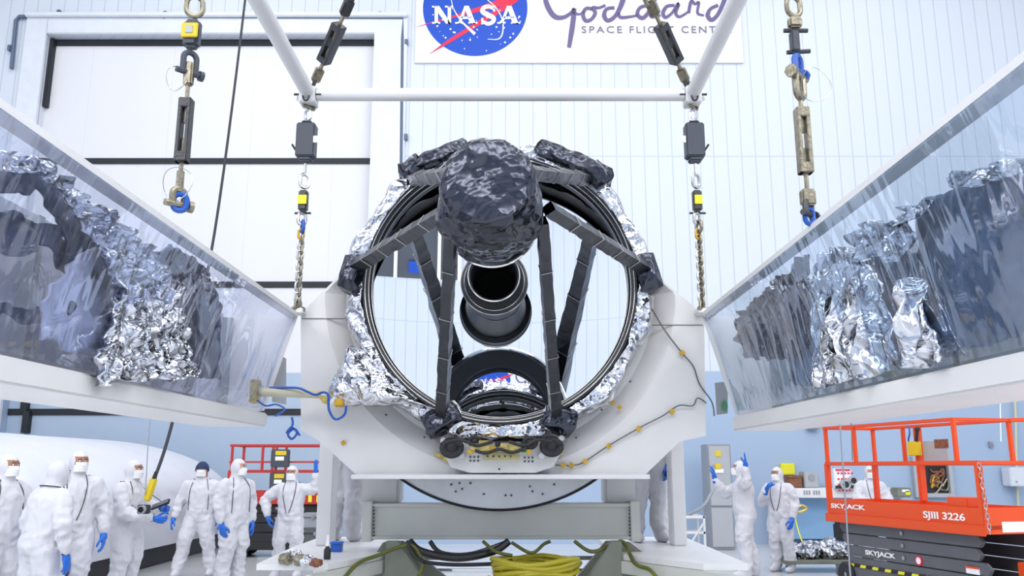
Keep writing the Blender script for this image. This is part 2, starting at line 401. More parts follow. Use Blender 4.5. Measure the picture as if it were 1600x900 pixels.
m.box((DX0-cw, WY-0.10, 0), (DX0, WY+0.02, DZ+cw)).box((DX1, WY-0.10, 0), (DX1+cw*1.5, WY+0.02, DZ+cw)).box((DX0, WY-0.10, DZ), (DX1, WY+0.02, DZ+cw))
m.box((DX0-cw, WY-0.2, DZ+cw-0.12), (DX1+cw*1.5, WY-0.1, DZ+cw))
structure('trim_1', m, M['casing'], bevel=0.02, smooth=False)
# thin conduit looping round the door, with its clips
pth = [P(18, 107, 19.93), P(25, 32, 19.93), P(30, 26, 19.93), P(200, 26.5, 19.93), P(630, 29, 19.93), P(629, 60, 19.93), P(627, 262, 19.93), P(626, 430, 19.93)]
cd = None
cd = structure('conduit_1', MB().tube(pth, 0.05, 8), M['conduit'])
for x, y in ((92, 20), (258, 22), (594, 23), (15, 75), (635, 66), (634, 214)):
    m = MB(); p = P(x, y, 19.93); m.box((p.x-0.04, p.y-0.04, p.z-0.07), (p.x+0.04, 20.0, p.z+0.07))
    if y < 30: m.box((p.x-0.02, p.y-0.03, p.z-0.15), (p.x+0.02, 20.0, p.z))
    obj('clip', m, M['conduit'], cd, smooth=False)

# rear wall (behind the camera, seen in the mirror) with a viewing gallery window
RY = -12.0
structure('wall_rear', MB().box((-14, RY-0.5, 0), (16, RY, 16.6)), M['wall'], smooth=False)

gw = structure('window_1', MB().box((0.9, RY-0.02, 4.4), (3.5, RY+0.04, 7.75)), M['glass'], smooth=False)
for x in (0.9, 1.52, 2.86, 3.5): obj('mullion', MB().box((x-0.05, RY, 4.4), (x+0.05, RY+0.12, 7.75)), M['logowhite'], gw, smooth=False)
obj('sign_board', MB().box((1.95, RY+0.05, 7.15), (2.45, RY+0.10, 7.55)), M['logoblue'], gw, smooth=False)
obj('sign_board', MB().box((1.05, RY+0.05, 7.2), (1.30, RY+0.10, 7.45)), M['logored'], gw, smooth=False)
obj('light_strip', MB().box((1.9, RY+0.05, 5.75), (2.6, RY+0.10, 5.9)), M['tape'], gw, smooth=False)
obj('shelf', MB().box((0.95, RY+0.05, 5.0), (3.45, RY+0.12, 5.6)), M['navy'], gw, smooth=False)
# ------------------------------------------------------------ banner on the back wall
BY = 19.95
bn = thing('wall_banner', 'white banner high on the panelled wall with round blue logo and script lettering', 'banner', P(905, 98, BY))
m = MB(); bl = P(648, 98, BY); br = P(1162, 102, BY); h = 4.2
m.box((bl.x, 19.94, bl.z), (br.x, 20.0, bl.z+h)); obj('panel', m, M['banner'], bn, smooth=False)
m = MB()
zz = P(900, 25, BY).z; m.box((bl.x, 19.936, zz-0.006), (br.x, 19.945, zz+0.006)); obj('seam', m, M['casing'], bn, smooth=False)
C0 = P(742.5, 12, 19.93); RR = (P(824, 12, BY).x - P(661, 12, BY).x)/2
def disc_pts(c, r, n=96, y=None): return [Vector((c.x+r*math.cos(2*PI*k/n), y or c.y, c.z+r*math.sin(2*PI*k/n))) for k in range(n)]
obj('logo_disc', MB().prism(disc_pts(C0, RR), (0, 0.015, 0)), M['logoblue'], bn, smooth=False)
def flat(polys, Y, th=0.01):
    m = MB()
    for p in polys: m.prism([P(x, y, Y) for x, y in p], (0, th, 0))
    return m
def ribbon(pts, wd, Y, n=8, th=0.01):
    """flat stroke of variable width through pixel points"""
    q = crv([(x, y, 0) for x, y in pts], n); N = len(q); ws = wd if isinstance(wd, (list, tuple)) else [wd]*len(pts)
    m = MB(); L = []; Rr = []
    for i, p in enumerate(q):
        t = (q[min(i+1, N-1)] - q[max(i-1, 0)]).normalized(); nn = Vector((-t.y, t.x, 0))
        u = i/(N-1)*(len(ws)-1); k = min(int(u), len(ws)-2); wv = ws[k]*(1-(u-k)) + ws[k+1]*(u-k)
        L.append(p+nn*wv/2); Rr.append(p-nn*wv/2)
    for i in range(N-1):
        m.prism([P(a.x, a.y, Y) for a in (L[i], L[i+1], Rr[i+1], Rr[i])], (0, th, 0))
    return m
obj('logo_swoosh', flat([[(650,42),(700,27),(750,10),(792,-6),(824,-22),(824,-8),(800,4),(768,14),(722,24),(700,30)],
     [(671,84),(700,62),(740,37),(790,6),(830,-22),(836,-20),(795,12),(744,42),(704,66)]], 19.925), M['logored'], bn, smooth=False)
# lettering: slab-serif NASA
def letter_polys(ch, x, w, y0=9, y1=37):
    t = w*0.24; s = 2.6; o = []
    if ch == 'N':
        o += [[(x+w*.10,y0),(x+w*.10+t*.7,y0),(x+w*.10+t*.7,y1),(x+w*.10,y1)], [(x+w*.76,y0),(x+w*.76+t*.7,y0),(x+w*.76+t*.7,y1),(x+w*.76,y1)],
              [(x+w*.02,y0),(x+w*.32,y0),(x+w*.93,y1),(x+w*.68,y1)], [(x-1,y0),(x+w*.3,y0),(x+w*.3,y0+s),(x-1,y0+s)],
              [(x-1,y1-s),(x+w*.38,y1-s),(x+w*.38,y1),(x-1,y1)], [(x+w*.62,y0),(x+w+1,y0),(x+w+1,y0+s),(x+w*.62,y0+s)]]
    if ch == 'A':
        o += [[(x+w*.40,y0),(x+w*.62,y0),(x+w*.95,y1),(x+w*.68,y1)], [(x+w*.42,y0),(x+w*.55,y0),(x+w*.23,y1),(x+w*.10,y1)],
              [(x+w*.25,y0+17),(x+w*.75,y0+17),(x+w*.75,y0+20.5),(x+w*.25,y0+20.5)],
              [(x-1,y1-s),(x+w*.34,y1-s),(x+w*.34,y1),(x-1,y1)], [(x+w*.60,y1-s),(x+w+1,y1-s),(x+w+1,y1),(x+w*.60,y1)]]
    return o
o_ = []
for ch, x, w_ in (('N', 676, 31), ('A', 712, 33), ('A', 778, 34)): o_ += letter_polys(ch, x, w_)
m = flat(o_, 19.915)
s2 = ribbon([(772,14),(764,10),(756,12),(754,18),(762,23),(771,28),(770,34),(762,37),(754,33)], [4,6,6,7,8,7,6,6,4], 19.915)
m.add(s2.v, s2.f); m2 = flat([[(770.5,8),(773.5,8),(773.5,18),(770.5,18)], [(752,28),(755,28),(755,38),(752,38)]], 19.915); m.add(m2.v, m2.f)
obj('logo_lettering', m, M['logowhite'], bn, smooth=False)
m = MB()
for pts, wd in (([(704,-6),(709,14),(722,34),(742,53)], [1,1.2,2,5]), ([(756,-5),(775,12),(785,32),(785,52),(778,61),(762,61)], [1,1.5,1.5,2,1.5,0.6])):
    r_ = ribbon(pts, wd, 19.92); m.add(r_.v, r_.f)
random.seed(3)
for k in range(46):
    a = random.uniform(0, 2*PI); r_ = random.uniform(0.25, 0.93)*RR; c = Vector((C0.x + r_*math.cos(a), 19.92, C0.z - abs(r_*math.sin(a))))
    q = random.choice((0.012, 0.018, 0.03)); m.prism([(c.x-q,c.y,c.z),(c.x,c.y,c.z-q),(c.x+q,c.y,c.z),(c.x,c.y,c.z+q)], (0, 0.01, 0))
obj('logo_stars_and_orbit', m, M['logowhite'], bn, smooth=False)
m = MB()
for pts, wd in (
    ([(858,-30),(852,-10),(855,8),(866,25),(880,27),(892,20),(898,13)], [5,7,8,8,6,5,5]),
    ([(897,13),(896,28),(893,50),(889,74)], [7,8,8,6]),
    ([(896,20),(905,22),(914,18)], [5,3,3]),
    ([(926,14),(916,13),(911,22),(915,32),(924,30),(930,20),(926,12),(936,12),(946,8)], [5,5,6,6,5,6,5,4,4]),
    ([(960,12),(948,14),(944,24),(950,32),(962,24),(972,4),(978,-20)], [5,5,7,6,6,8,7]),
    ([(966,20),(970,27),(984,26),(996,24)], [5,5,4,3]),
    ([(1012,8),(1000,12),(996,22),(1004,28),(1014,18),(1024,-4),(1030,-24)], [5,5,6,6,6,7,7]),
    ([(1017,16),(1018,26),(1032,24)], [5,5,3]),
    ([(1054,8),(1042,10),(1036,20),(1040,27),(1050,20),(1060,6),(1056,20),(1062,26),(1076,18)], [4,5,6,5,4,6,5,4,3]),
    ([(1076,20),(1080,2),(1086,6),(1092,4),(1090,20),(1100,24)], [5,5,4,4,4,3]),
    ([(1122,8),(1110,14),(1106,24),(1112,31),(1122,22),(1132,0),(1138,-20)], [5,5,7,6,6,7,7]),
    ([(1132,16),(1134,28),(1142,33)], [5,4,2])):
    r_ = ribbon(pts, wd, 19.925); m.add(r_.v, r_.f)
obj('script_lettering', m, M['script'], bn, smooth=False)
a = P(909, 51, 19.93); b = P(1144, 53, 19.93); c = P(909, 41, 19.93)
for w_, xa, xb in (('SPACE', 909, 972), ('FLIGHT', 984, 1053), ('CENTER', 1065, 1144)):
    a = P(xa, 51.5, 19.93); b = P(xb, 51.5, 19.93); c = P(xa, 41, 19.93)
    obj('small_lettering', put_text(w_, a, (b.x-a.x, 0, 0), (0, 0, c.z-a.z), 0.01, 0.0, 1.3), M['greytext'], bn, smooth=False)

# ============================================================ the telescope
X0 = -0.11; ZC = 3.30; RYF = 7.60          # ring centre, ring plane
tel = thing('space_telescope', 'large foil-wrapped space telescope with round mirror and charcoal struts', 'telescope', (X0, 7.9, 1.75))
def ringp(r, a, y): return Vector((X0 + r*math.cos(a), y, ZC + r*math.sin(a)))
# silver crumpled foil ring
def foilring(u, v):
    a = 2*PI*u; 
    seg = PI/6; aa = ((a + seg/2) % seg) - seg/2
    ro = 1.40*0.975/math.cos(aa)*0.99           # twelve-sided outline
    prof = [(1.205, 7.585), (1.235, 7.50), (ro-0.02, 7.50), (ro+0.02, 7.66), (ro+0.0, 7.95), (1.30, 8.05)]
    t = v*(len(prof)-1); k = min(int(t), len(prof)-2); f = t-k
    r = prof[k][0]*(1-f)+prof[k+1][0]*f; y = prof[k][1]*(1-f)+prof[k+1][1]*f
    p = ringp(r, a, y)
    e = min(1, v*6)
    dn = nz(p, 5, 3)*0.028 + nz(p, 11, 9)*0.014 + abs(nz(p, 3.2, 1))*0.03
    return Vector((X0,0,ZC)).lerp(p, 1) + Vector((math.cos(a), -1.0, math.sin(a)))*dn*e
obj('silver_foil_ring', MB().grid(foilring, 420, 30), M['sfoil'], tel, recalc=False, ang=180)
# dark inner rings
m = MB()
m.lathe([(1.215, 7.50), (1.235, 7.49), (1.24, 7.52), (1.215, 7.53)], 128, (X0,0,ZC), 'Y', closed=True)
m.lathe([(1.185, 7.53), (1.212, 7.52), (1.212, 7.62), (1.185, 7.62)], 128, (X0,0,ZC), 'Y', closed=True)
m.lathe([(1.165, 7.60), (1.19, 7.60), (1.20, 7.70), (1.175, 7.72)], 128, (X0,0,ZC), 'Y', closed=True)
m.lathe([(1.20, 7.70), (1.30, 7.9), (1.425, 8.30), (1.44, 8.32), (1.33, 7.9), (1.23, 7.68)], 128, (X0,0,ZC), 'Y', closed=True)
obj('inner_rim', m, M['baffle'], tel)
m = MB()
for r_, y_ in ((1.213, 7.485), (1.187, 7.53), (1.17, 7.60)):
    m.tube([ringp(r_, 2*PI*k/128, y_) for k in range(128)], 0.005, 6, closed=True)
obj('rim_edge', m, M['steel'], tel)
# concave primary mirror
TILT = 0.033; RC = 6.35; MY = 8.42; MR = 1.42
def mirror(u, v):
    r = 0.0 + MR*v; a = 2*PI*u; y = MY - (RC - math.sqrt(RC*RC - r*r))
    p = ringp(r, a, y); p.y += TILT*(p.z-ZC) + 0.0*(p.x-X0); return p
mm = MB().grid(mirror, 160, 48)
o = obj('primary_mirror', mm, M['mirror'], tel, ang=180)
# central baffle tube
BC = (X0-0.055, 0, ZC+0.10)
def tubeY(m, prof, n=64, c=BC): m.lathe(prof, n, c, 'Y'); return m
m = MB(); tubeY(m, [(0.215, 7.57), (0.235, 7.55), (0.25, 7.57), (0.275, 7.76), (0.285, 7.78), (0.31, 7.79), (0.315, 7.88), (0.275, 7.90), (0.26, 8.40)])
tubeY(m, [(0.215, 7.57), (0.19, 8.40)])
obj('central_baffle', m, M['baffle'], tel)
m = MB()
for r_, y_ in ((0.235, 7.55), (0.278, 7.76), (0.313, 7.79)):
    m.tube([ringp(r_, 2*PI*k/64, y_)+Vector((-0.055,0,0.10)) for k in range(64)], 0.006, 6, closed=True)
obj('baffle_edge', m, M['steel'], tel)
obj('baffle_cap', MB().cyl((X0-0.055, 8.2, ZC+0.10), (X0-0.055, 8.22, ZC+0.10), 0.205, n=40), M['void'], tel)

# secondary assembly: charcoal foil-covered drum
SY = 4.95; SZ = ZC+0.12; SX = X0-0.035
def drum(u, v):
    a = 2*PI*u
    prof = [(0.0, SY-0.0), (0.14, SY-0.0), (0.255, SY+0.005), (0.285, SY+0.05), (0.298, SY+0.2), (0.315, SY+0.36), (0.325, SY+0.40), (0.33, SY+0.55), (0.32, SY+0.66), (0.315, SY+0.80), (0.325, SY+0.93)]
    t = v*(len(prof)-1); k = min(int(t), len(prof)-2); f = t-k
    r = prof[k][0]*(1-f)+prof[k+1][0]*f; y = prof[k][1]*(1-f)+prof[k+1][1]*f
    p = Vector((SX + r*math.cos(a), y, SZ + r*math.sin(a)))
    q = Vector((p.x*3.2+p.z*1.5, p.y*6, p.z*5.5-p.x*1.2))
    d = nz(q, 1.0, 3)*0.016 - abs(nz(q, 1.9, 5))*0.030 - abs(nz(q, 4.2, 8))*0.010 + 0.012
    nrm = Vector((math.cos(a)*min(1, r/0.2), -max(0, 1-r/0.3), math.sin(a)*min(1, r/0.2)))
    return p + nrm*d
obj('secondary_housing', MB().grid(drum, 220, 90), M['dfoil'], tel, recalc=False, ang=180)
# collar blanket with lumpy shoulders where the struts land
def collar(u, v):
    a = 2*PI*u; t = v
    r = 0.275 + 0.055*math.sin(PI*t)**0.5 + 0.05*max(0, math.cos(3*(a-PI/2)))*math.sin(PI*t)
    y = SY+0.17 + 0.62*t
    p = Vector((SX + r*math.cos(a), y, SZ + r*math.sin(a))); q = Vector((p.x*5, p.y*7, p.z*5))
    d = abs(nz(q, 1.2, 13))*0.032 - abs(nz(q, 2.6, 5))*0.016
    return p + Vector((math.cos(a), 0, math.sin(a)))*d
obj('collar_blanket', MB().grid(collar, 200, 36), M['dfoil'], tel, recalc=False, ang=180)
m = MB(); m.tube([Vector((SX+0.325*math.cos(2*PI*k/80), SY+0.94, SZ+0.325*math.sin(2*PI*k/80))) for k in range(80)], 0.010, 8, closed=True)
obj('housing_rim', m, M['chrome'], tel)
# convex secondary mirror facing the primary and its black surround
S_R = 1.4
m = MB()
def sec(u, v):
    r = 0.235*v; a = 2*PI*u; y = SY+0.93 - (S_R - math.sqrt(S_R*S_R - r*r))
    return Vector((SX + r*math.cos(a), y + TILT*r*math.sin(a) , SZ + r*math.sin(a)))
obj('secondary_mirror', MB().grid(sec, 64, 16), M['mirror2'], tel, ang=180)
m = MB(); m.lathe([(0.237, SY+0.90), (0.237, SY+0.945), (0.31, SY+0.96), (0.325, SY+0.93), (0.325, SY+0.89)], 64, (SX,0,SZ), 'Y', closed=True)
obj('secondary_surround', m, M['baffle'], tel)

# six struts, ring brackets
roots = {'left': (-1.30, 0.17), 'right': (1.31, 0.15), 'lowleft': (-0.50, -1.16), 'lowright': (0.49, -1.16), 'upleft': (-0.80, 1.0), 'upright': (0.80, 1.0)}
tops = {'left': (-0.30, -0.04), 'right': (0.35, -0.04), 'lowleft': (-0.29, -0.12), 'lowright': (0.31, -0.12), 'upleft': (-0.15, 0.22), 'upright': (0.15, 0.22)}
for k in roots:
    a = Vector((X0+tops[k][0], SY+0.48, SZ+tops[k][1])); b = Vector((X0+roots[k][0], 7.47, ZC+roots[k][1]))
    m = MB(); N = 14; d = (b-a)
    side = d.cross(Vector((0,-1,0.2))).normalized(); up = side.cross(d).normalized()
    def sfn(u, v, a=a, d=d, side=side, up=up):
        ang = 2*PI*u+PI/4; wv = 0.046 + 0.016*v
        c_, s_ = math.cos(ang), math.sin(ang); k_ = max(abs(c_), abs(s_))
        p = a + d*v + side*(c_/k_*wv*0.75) + up*(s_/k_*wv*0.9)
        return p + (side*c_+up*s_)*(nz(p, 9, 4)*0.008)
    m.grid(sfn, 24, 60)
    st = obj('strut', m, M['strut'], tel, recalc=False, ang=40)
    for f in (0.2, 0.42, 0.62, 0.82):
        m = MB(); p = a + d*f; wv = 0.048+0.016*f
        m.tube([p + side*wv*0.78*sx + up*wv*0.93*sz for sx, sz in ((-1,-1),(1,-1),(1,1),(-1,1))], 0.004, 5, closed=True)
        obj('strut_tape', m, M['steel'], st)
def bracket(cx, cz, ang, w_, h_, y0=7.40, y1=7.75, material='dfoil', sd=1):
    m = MB(); c_, s_ = math.cos(ang), math.sin(ang)
    def fn(u, v):
        # box-ish pillow: u around (in plane), v depth
        a = 2*PI*u; cc, ss = math.cos(a), math.sin(a); k = max(abs(cc), abs(ss))**0.75
        prof = [(0.0, y0), (0.55, y0), (0.97, y0+0.05), (1.0, y0+0.16), (1.0, y1)]
        t = v*(len(prof)-1); kk = min(int(t), len(prof)-2); f = t-kk
        r = prof[kk][0]*(1-f)+prof[kk+1][0]*f; y = prof[kk][1]*(1-f)+prof[kk+1][1]*f
        lx, lz = cc/k*w_/2*r, ss/k*h_/2*r
        p = Vector((X0+cx + lx*c_ - lz*s_, y, ZC+cz + lx*s_ + lz*c_))
        d = nz(p, 7, sd)*0.03 + nz(p, 17, sd)*0.012
        return p + Vector((cc*0.8, -0.7, ss*0.8))*d
    m.grid(fn, 72, 26)
    obj('foil_bracket', m, M[material], tel, recalc=False, ang=180)
bracket(-1.33, 0.12, 1.35, 0.34, 0.21, sd=2)
bracket(1.33, 0.12, 1.80, 0.36, 0.21, sd=3)
bracket(-0.50, -1.19, 0.5, 0.34, 0.23, sd=4)
bracket(0.52, -1.19, -0.4, 0.30, 0.24, sd=5)
bracket(-0.62, 1.20, 0.42, 0.72, 0.15, sd=6)
bracket(0.68, 1.17, -0.42, 0.80, 0.17, sd=7)
bracket(-0.80, 1.10, 0.75, 0.20, 0.20, sd=16)
bracket(0.90, 1.04, -0.9, 0.24, 0.20, sd=17)
# foil gusset at lower left
tri = [P(542, 555, 7.5), P(512, 612, 7.5), P(527, 632, 7.5), P(640, 634, 7.5), P(700, 650, 7.5)]
top = [P(552, 540, 7.5), P(585, 560, 7.5), P(610, 590, 7.5), P(650, 622, 7.5), P(700, 648, 7.5)]
tc_ = crv(top, 12); bc_ = crv([tri[0], tri[1], tri[2], tri[3], tri[4]], 12)
def gus(u, v):
    i = u*(len(tc_)-1); k = min(int(i), len(tc_)-2); f = i-k
    a = tc_[k].lerp(tc_[k+1], f); b = bc_[k].lerp(bc_[k+1], f)
    p = a.lerp(b, v); e = math.sin(PI*v)
    p.y += -0.10*e - abs(nz(p, 4, 11))*0.14*e + nz(p, 10, 2)*0.03
    p.x += nz(p, 9, 21)*0.02; p.z += nz(p, 9, 31)*0.02
    return p
obj('foil_gusset', MB().slab(gus, 80, 40, (0, 0.12, 0)), M['sfoil'], tel, ang=180)
# bottom foil lump of the ring between the low brackets
# mounting hardware under the ring
def px_box(name, x, y, w_, h_, mt_, par, Y=7.5, d=0.1, bv=0.005):
    p = P(x, y, Y); s_ = Y/F; return obj(name, MB().box((p.x-w_*s_/2, Y-d/2, p.z-h_*s_/2), (p.x+w_*s_/2, Y+d/2, p.z+h_*s_/2)), M[mt_], par, bevel=bv)
q_ = [P(x, y, 7.58) for x, y in [(690,702),(722,690),(845,690),(880,702),(864,730),(836,739),(734,739),(704,730)]]
obj('mount_bracket', MB().prism(q_, (0, 0.06, 0)), M['body'], tel, bevel=0.006)
mb_ = px_box('mount_block', 783, 713, 56, 11, 'paleyellow', tel)
px_box('mount_web', 783, 704, 84, 7, 'body', tel, d=0.08)
for k, (x, y, w_, h_, mt_) in enumerate(((742, 700, 10, 9, 'gold'), (757, 698, 14, 13, 'gold'), (770, 703, 9, 8, 'tape'), (786, 700, 12, 9, 'gold'), (803, 700, 15, 12, 'gold'), (818, 703, 7, 7, 'green'), (735, 707, 7, 5, 'tape'), (778, 695, 7, 7, 'black'), (826, 707, 6, 6, 'tape'))):
    px_box('terminal_block', x, y-1, w_*1.25, h_*1.3, mt_, tel, Y=7.44, d=0.08)
for x in range(762, 806, 9):
    p = P(x, 713, 7.45); obj('mount_bolt', MB().cyl((p.x, 7.43, p.z), (p.x, 7.5, p.z), 0.008, n=8), M['black'], tel)
for pts in ([(700, 690), (722, 688), (745, 696), (770, 690)], [(795, 690), (820, 696), (840, 687), (862, 690)], [(742, 704), (760, 708), (780, 702), (800, 707), (822, 700)]):
    obj('harness', MB().tube(crv([P(x, y, 7.38) for x, y in pts], 8), 0.014, 8), M['black'], tel)
for x, y, r_ in ((706, 700, 0.075), (862, 698, 0.075), (828, 692, 0.05), (742, 690, 0.045)):
    p = P(x, y, 7.48); m = MB(); m.tube([p+Vector((r_*math.cos(2*PI*k/24), -0.02*k/24, r_*0.8*math.sin(2*PI*k/24))) for k in range(24)], r_*0.42, 8, closed=True)
    m.ball(p+Vector((0,0.0,0)), (r_*0.85, 0.04, r_*0.75)); obj('cable_connector', m, M['black'], tel)
for s_, xs in ((-1, ((690, 686), (712, 700), (726, 716))), (1, ((880, 682), (862, 698), (842, 716)))):
    m = MB(); a, b, c = [P(x, y, 7.55) for x, y in xs]
    m.bar(a, c, 0.05, 0.17, (0,1,0)); obj('mount_foot', m, M['plate'], tel, bevel=0.01)

# ============================================================ the white cradle that holds the telescope
cr = thing('telescope_cradle', 'white steel cradle plate standing behind and around the foil ring', 'cradle', (X0, 8.2, 1.62))
BYF = 7.72; BYB = 8.75
outer_px = [(1018, 424), (1100, 492), (1103, 681), (1062, 690), (1008, 742), (557, 742), (500, 690), (470, 672), (470, 490), (536, 424)]
outer = [P(x, y, BYF) for x, y in outer_px]
def ray_poly(a):
    d = Vector((math.cos(a), 0, math.sin(a))); c = Vector((X0, BYF, ZC)); best = None
    n = len(outer)
    for i in range(n):
        p, q = outer[i], outer[(i+1) % n]; e = q-p; den = d.x*e.z - d.z*e.x
        if abs(den) < 1e-9: continue
        t = ((p.x-c.x)*e.z - (p.z-c.z)*e.x)/den; s_ = ((p.x-c.x)*d.z - (p.z-c.z)*d.x)/den
        if t > 0 and -1e-6 <= s_ <= 1+1e-6: best = t if best is None else max(best, t)
    return best
A0, A1 = math.atan2(outer[9].z-ZC, outer[9].x-X0)-2*PI if math.atan2(outer[9].z-ZC, outer[9].x-X0) > 0 else 0, math.atan2(outer[0].z-ZC, outer[0].x-X0)
A0 += 0.002; A1 -= 0.002
angs = [A0 + (A1-A0)*i/150 for i in range(151)]
for p in outer[1:-1]:
    a = math.atan2(p.z-ZC, p.x-X0); a = a-2*PI if a > A1+0.001 else a; angs.append(a)
angs.sort(); m = MB(); nA = len(angs); vs = []
for a in angs:
    ro = ray_poly(a); c_, s_ = math.cos(a), math.sin(a)
    rm = min(1.62, ro-0.03)
    for r_, y_ in ((1.36, BYF+0.10), (1.44, BYF+0.10), (rm, BYF), (ro, BYF), (ro, BYB), (ro-0.03, BYB), (1.44, BYF+0.14)):
        vs.append((X0+r_*c_, y_, ZC+r_*s_))
K = 7; fs = []
for i in range(nA-1):
    for k in range(K-1): fs.append((i*K+k, i*K+k+1, (i+1)*K+k+1, (i+1)*K+k))
m.add(vs, fs)
obj('front_plate', m, M['body'], cr, ang=12)
m = MB(); a = P(557, 742, BYF); b = P(1008, 742, BYF)
m.box((a.x-0.02, BYF-0.16, a.z-0.035), (b.x+0.02, BYF+0.3, a.z+0.005)).box((a.x, BYF+0.02, a.z-0.01), (b.x, BYB, a.z+0.02))
obj('lower_flange', m, M['white'], cr, bevel=0.006)
for sx, y0 in ((-1, 498), (1, 508)):
    xs = (P(472, y0, BYF).x, P(545, y0, BYF).x) if sx < 0 else (P(1016, y0, BYF).x, P(1098, y0, BYF).x)
    z_ = P(800, y0, BYF).z
    obj('panel_seam', MB().box((xs[0], BYF-0.004, z_-0.004), (xs[1], BYF+0.01, z_+0.004)), M['wire'], cr)
# side openings near the arm ends (grey recess frames)
for pts, mt_ in (([(1118, 598), (1137, 596), (1137, 646), (1121, 648)], 'cabinet'), ([(425, 545), (446, 560), (446, 632), (425, 628)], 'panelgrey')):
    q = [P(x, y, BYF-0.02) for x, y in pts]
    if pts[0][0] > 1000:
        obj('recess', MB().prism(q, (0, 0.03, 0)), M[mt_], cr, smooth=False)
        p = P(1132, 634, BYF-0.04); t_ = MB(); t_.tube([p+Vector((0.022*math.cos(k*PI/6), 0, 0.04*math.sin(k*PI/6))) for k in range(12)], 0.008, 6, closed=True)
        obj('green_cord', t_, M['green'], cr)
    else: obj('recess', MB().prism(q, (0, 0.03, 0)), M[mt_], cr, smooth=False)
for x, y in ((943, 622), (957, 630), (968, 637), (537, 692)):
    p = P(x, y, BYF-0.0); obj('tape_square', MB().prism([(p.x-0.025, p.y-0.02, p.z), (p.x, p.y-0.02, p.z-0.025), (p.x+0.025, p.y-0.02, p.z), (p.x, p.y-0.02, p.z+0.025)], (0, 0.02, 0)), M['tape'], cr, smooth=False)
for k, (x, y) in enumerate(((735, 714), (741, 714), (747, 714), (735, 720), (741, 720), (747, 720), (820, 715), (826, 715), (832, 715), (820, 721), (826, 721), (832, 721), (940, 640), (900, 684), (985, 596), (780, 733), (663, 683), (603, 648))):
    yb_ = 7.575 if y in (714,715,720,721,733) else BYF-0.005; p = P(x, y, yb_); obj('bolt', MB().cyl((p.x, p.y-0.004, p.z), (p.x, p.y+0.02, p.z), 0.009, n=8), M['darkmetal'], cr)
for x, y, r_, mt_ in ((693, 716, -0.5, 'gold'), (865, 714, 0.5, 'gold')):
    p = P(x, y, BYF-0.03); d = Vector((math.cos(r_), 0, math.sin(r_)))
    obj('hinge_strip', MB().bar(p-d*0.09, p+d*0.09, 0.03, 0.035), M[mt_], cr, bevel=0.004)
# rear legs of the cradle
for xa, xb, yt in ((500, 523, 688), (1046, 1067, 676)):
    a = P(xa, yt, 8.85); b = P(xb, yt, 8.85); obj('leg', MB().box((a.x, 8.85, 0.93), (b.x, 9.1, a.z+0.25)), M['white'], cr, bevel=0.01)
for xa, xb in ((566, 622), (946, 992)):
    a = P(xa, 745, 8.45); b = P(xb, 745, 8.45)
    obj('pedestal', MB().box((a.x, 8.45, 1.36), (b.x, 8.9, 1.70)), M['bodyin'], cr, bevel=0.01)
# round turntable plate under the cradle
rp = 263*8.25/F; dc = P(780, 790-263, 8.22); m = MB()
pts = [Vector((dc.x + rp*math.cos(a), 8.22, dc.z + rp*math.sin(a))) for a in [math.radians(-90-40+80*k/60) for k in range(61)]]
obj('turntable_plate', MB().prism(pts, (0, 0.03, 0)), M['plate'], cr, smooth=False)
obj('turntable_rim', MB().tube([p+Vector((0,-0.004,0)) for p in pts], 0.014, 6), M['black'], cr)
for x, y in ((705, 757), (718, 755), (722, 764), (712, 768), (735, 755), (756, 772), (790, 774), (799, 774), (828, 760), (832, 768), (848, 772), (866, 757)):
    p = P(x, y, 8.21); obj('bolt', MB().cyl((p.x, 8.20, p.z), (p.x, 8.24, p.z), 0.010, n=8), M['darkmetal'], cr)

# ============================================================ dolly under the cradle
dl = thing('transport_dolly', 'grey steel transport dolly with wide cross beam under the white cradle', 'dolly', (X0, 8.6, 0))
BF = 8.28
zt = P(780, 787, BF).z; zb = P(780, 843, BF).z; xa = P(574, 800, BF).x; xb = P(992, 800, BF).x
m = MB(); m.box((xa, BF+0.03, zb+0.02), (xb, BF+0.07, zt-0.02)).box((xa, BF, zt-0.03), (xb, BF+0.35, zt)).box((xa, BF, zb), (xb, BF+0.35, zb+0.03))
obj('cross_beam', m, M['beam'], dl, bevel=0.004)
for x in (P(570, 800, BF).x, P(988, 800, BF).x):
    obj('end_plate', MB().box((x-0.02, BF-0.02, zb-0.02), (x+0.07, BF+0.42, zt+0.02)), M['beam'], dl, bevel=0.006)
for px_ in (584, 984):
    for k in range(9):
        p = P(px_, 792+k*5.6, BF+0.01); obj('beam_bolt', MB().cyl((p.x, BF+0.0, p.z), (p.x, BF+0.04, p.z), 0.008, n=6), M['darkmetal'], dl)
m = MB()
zd = 0.93
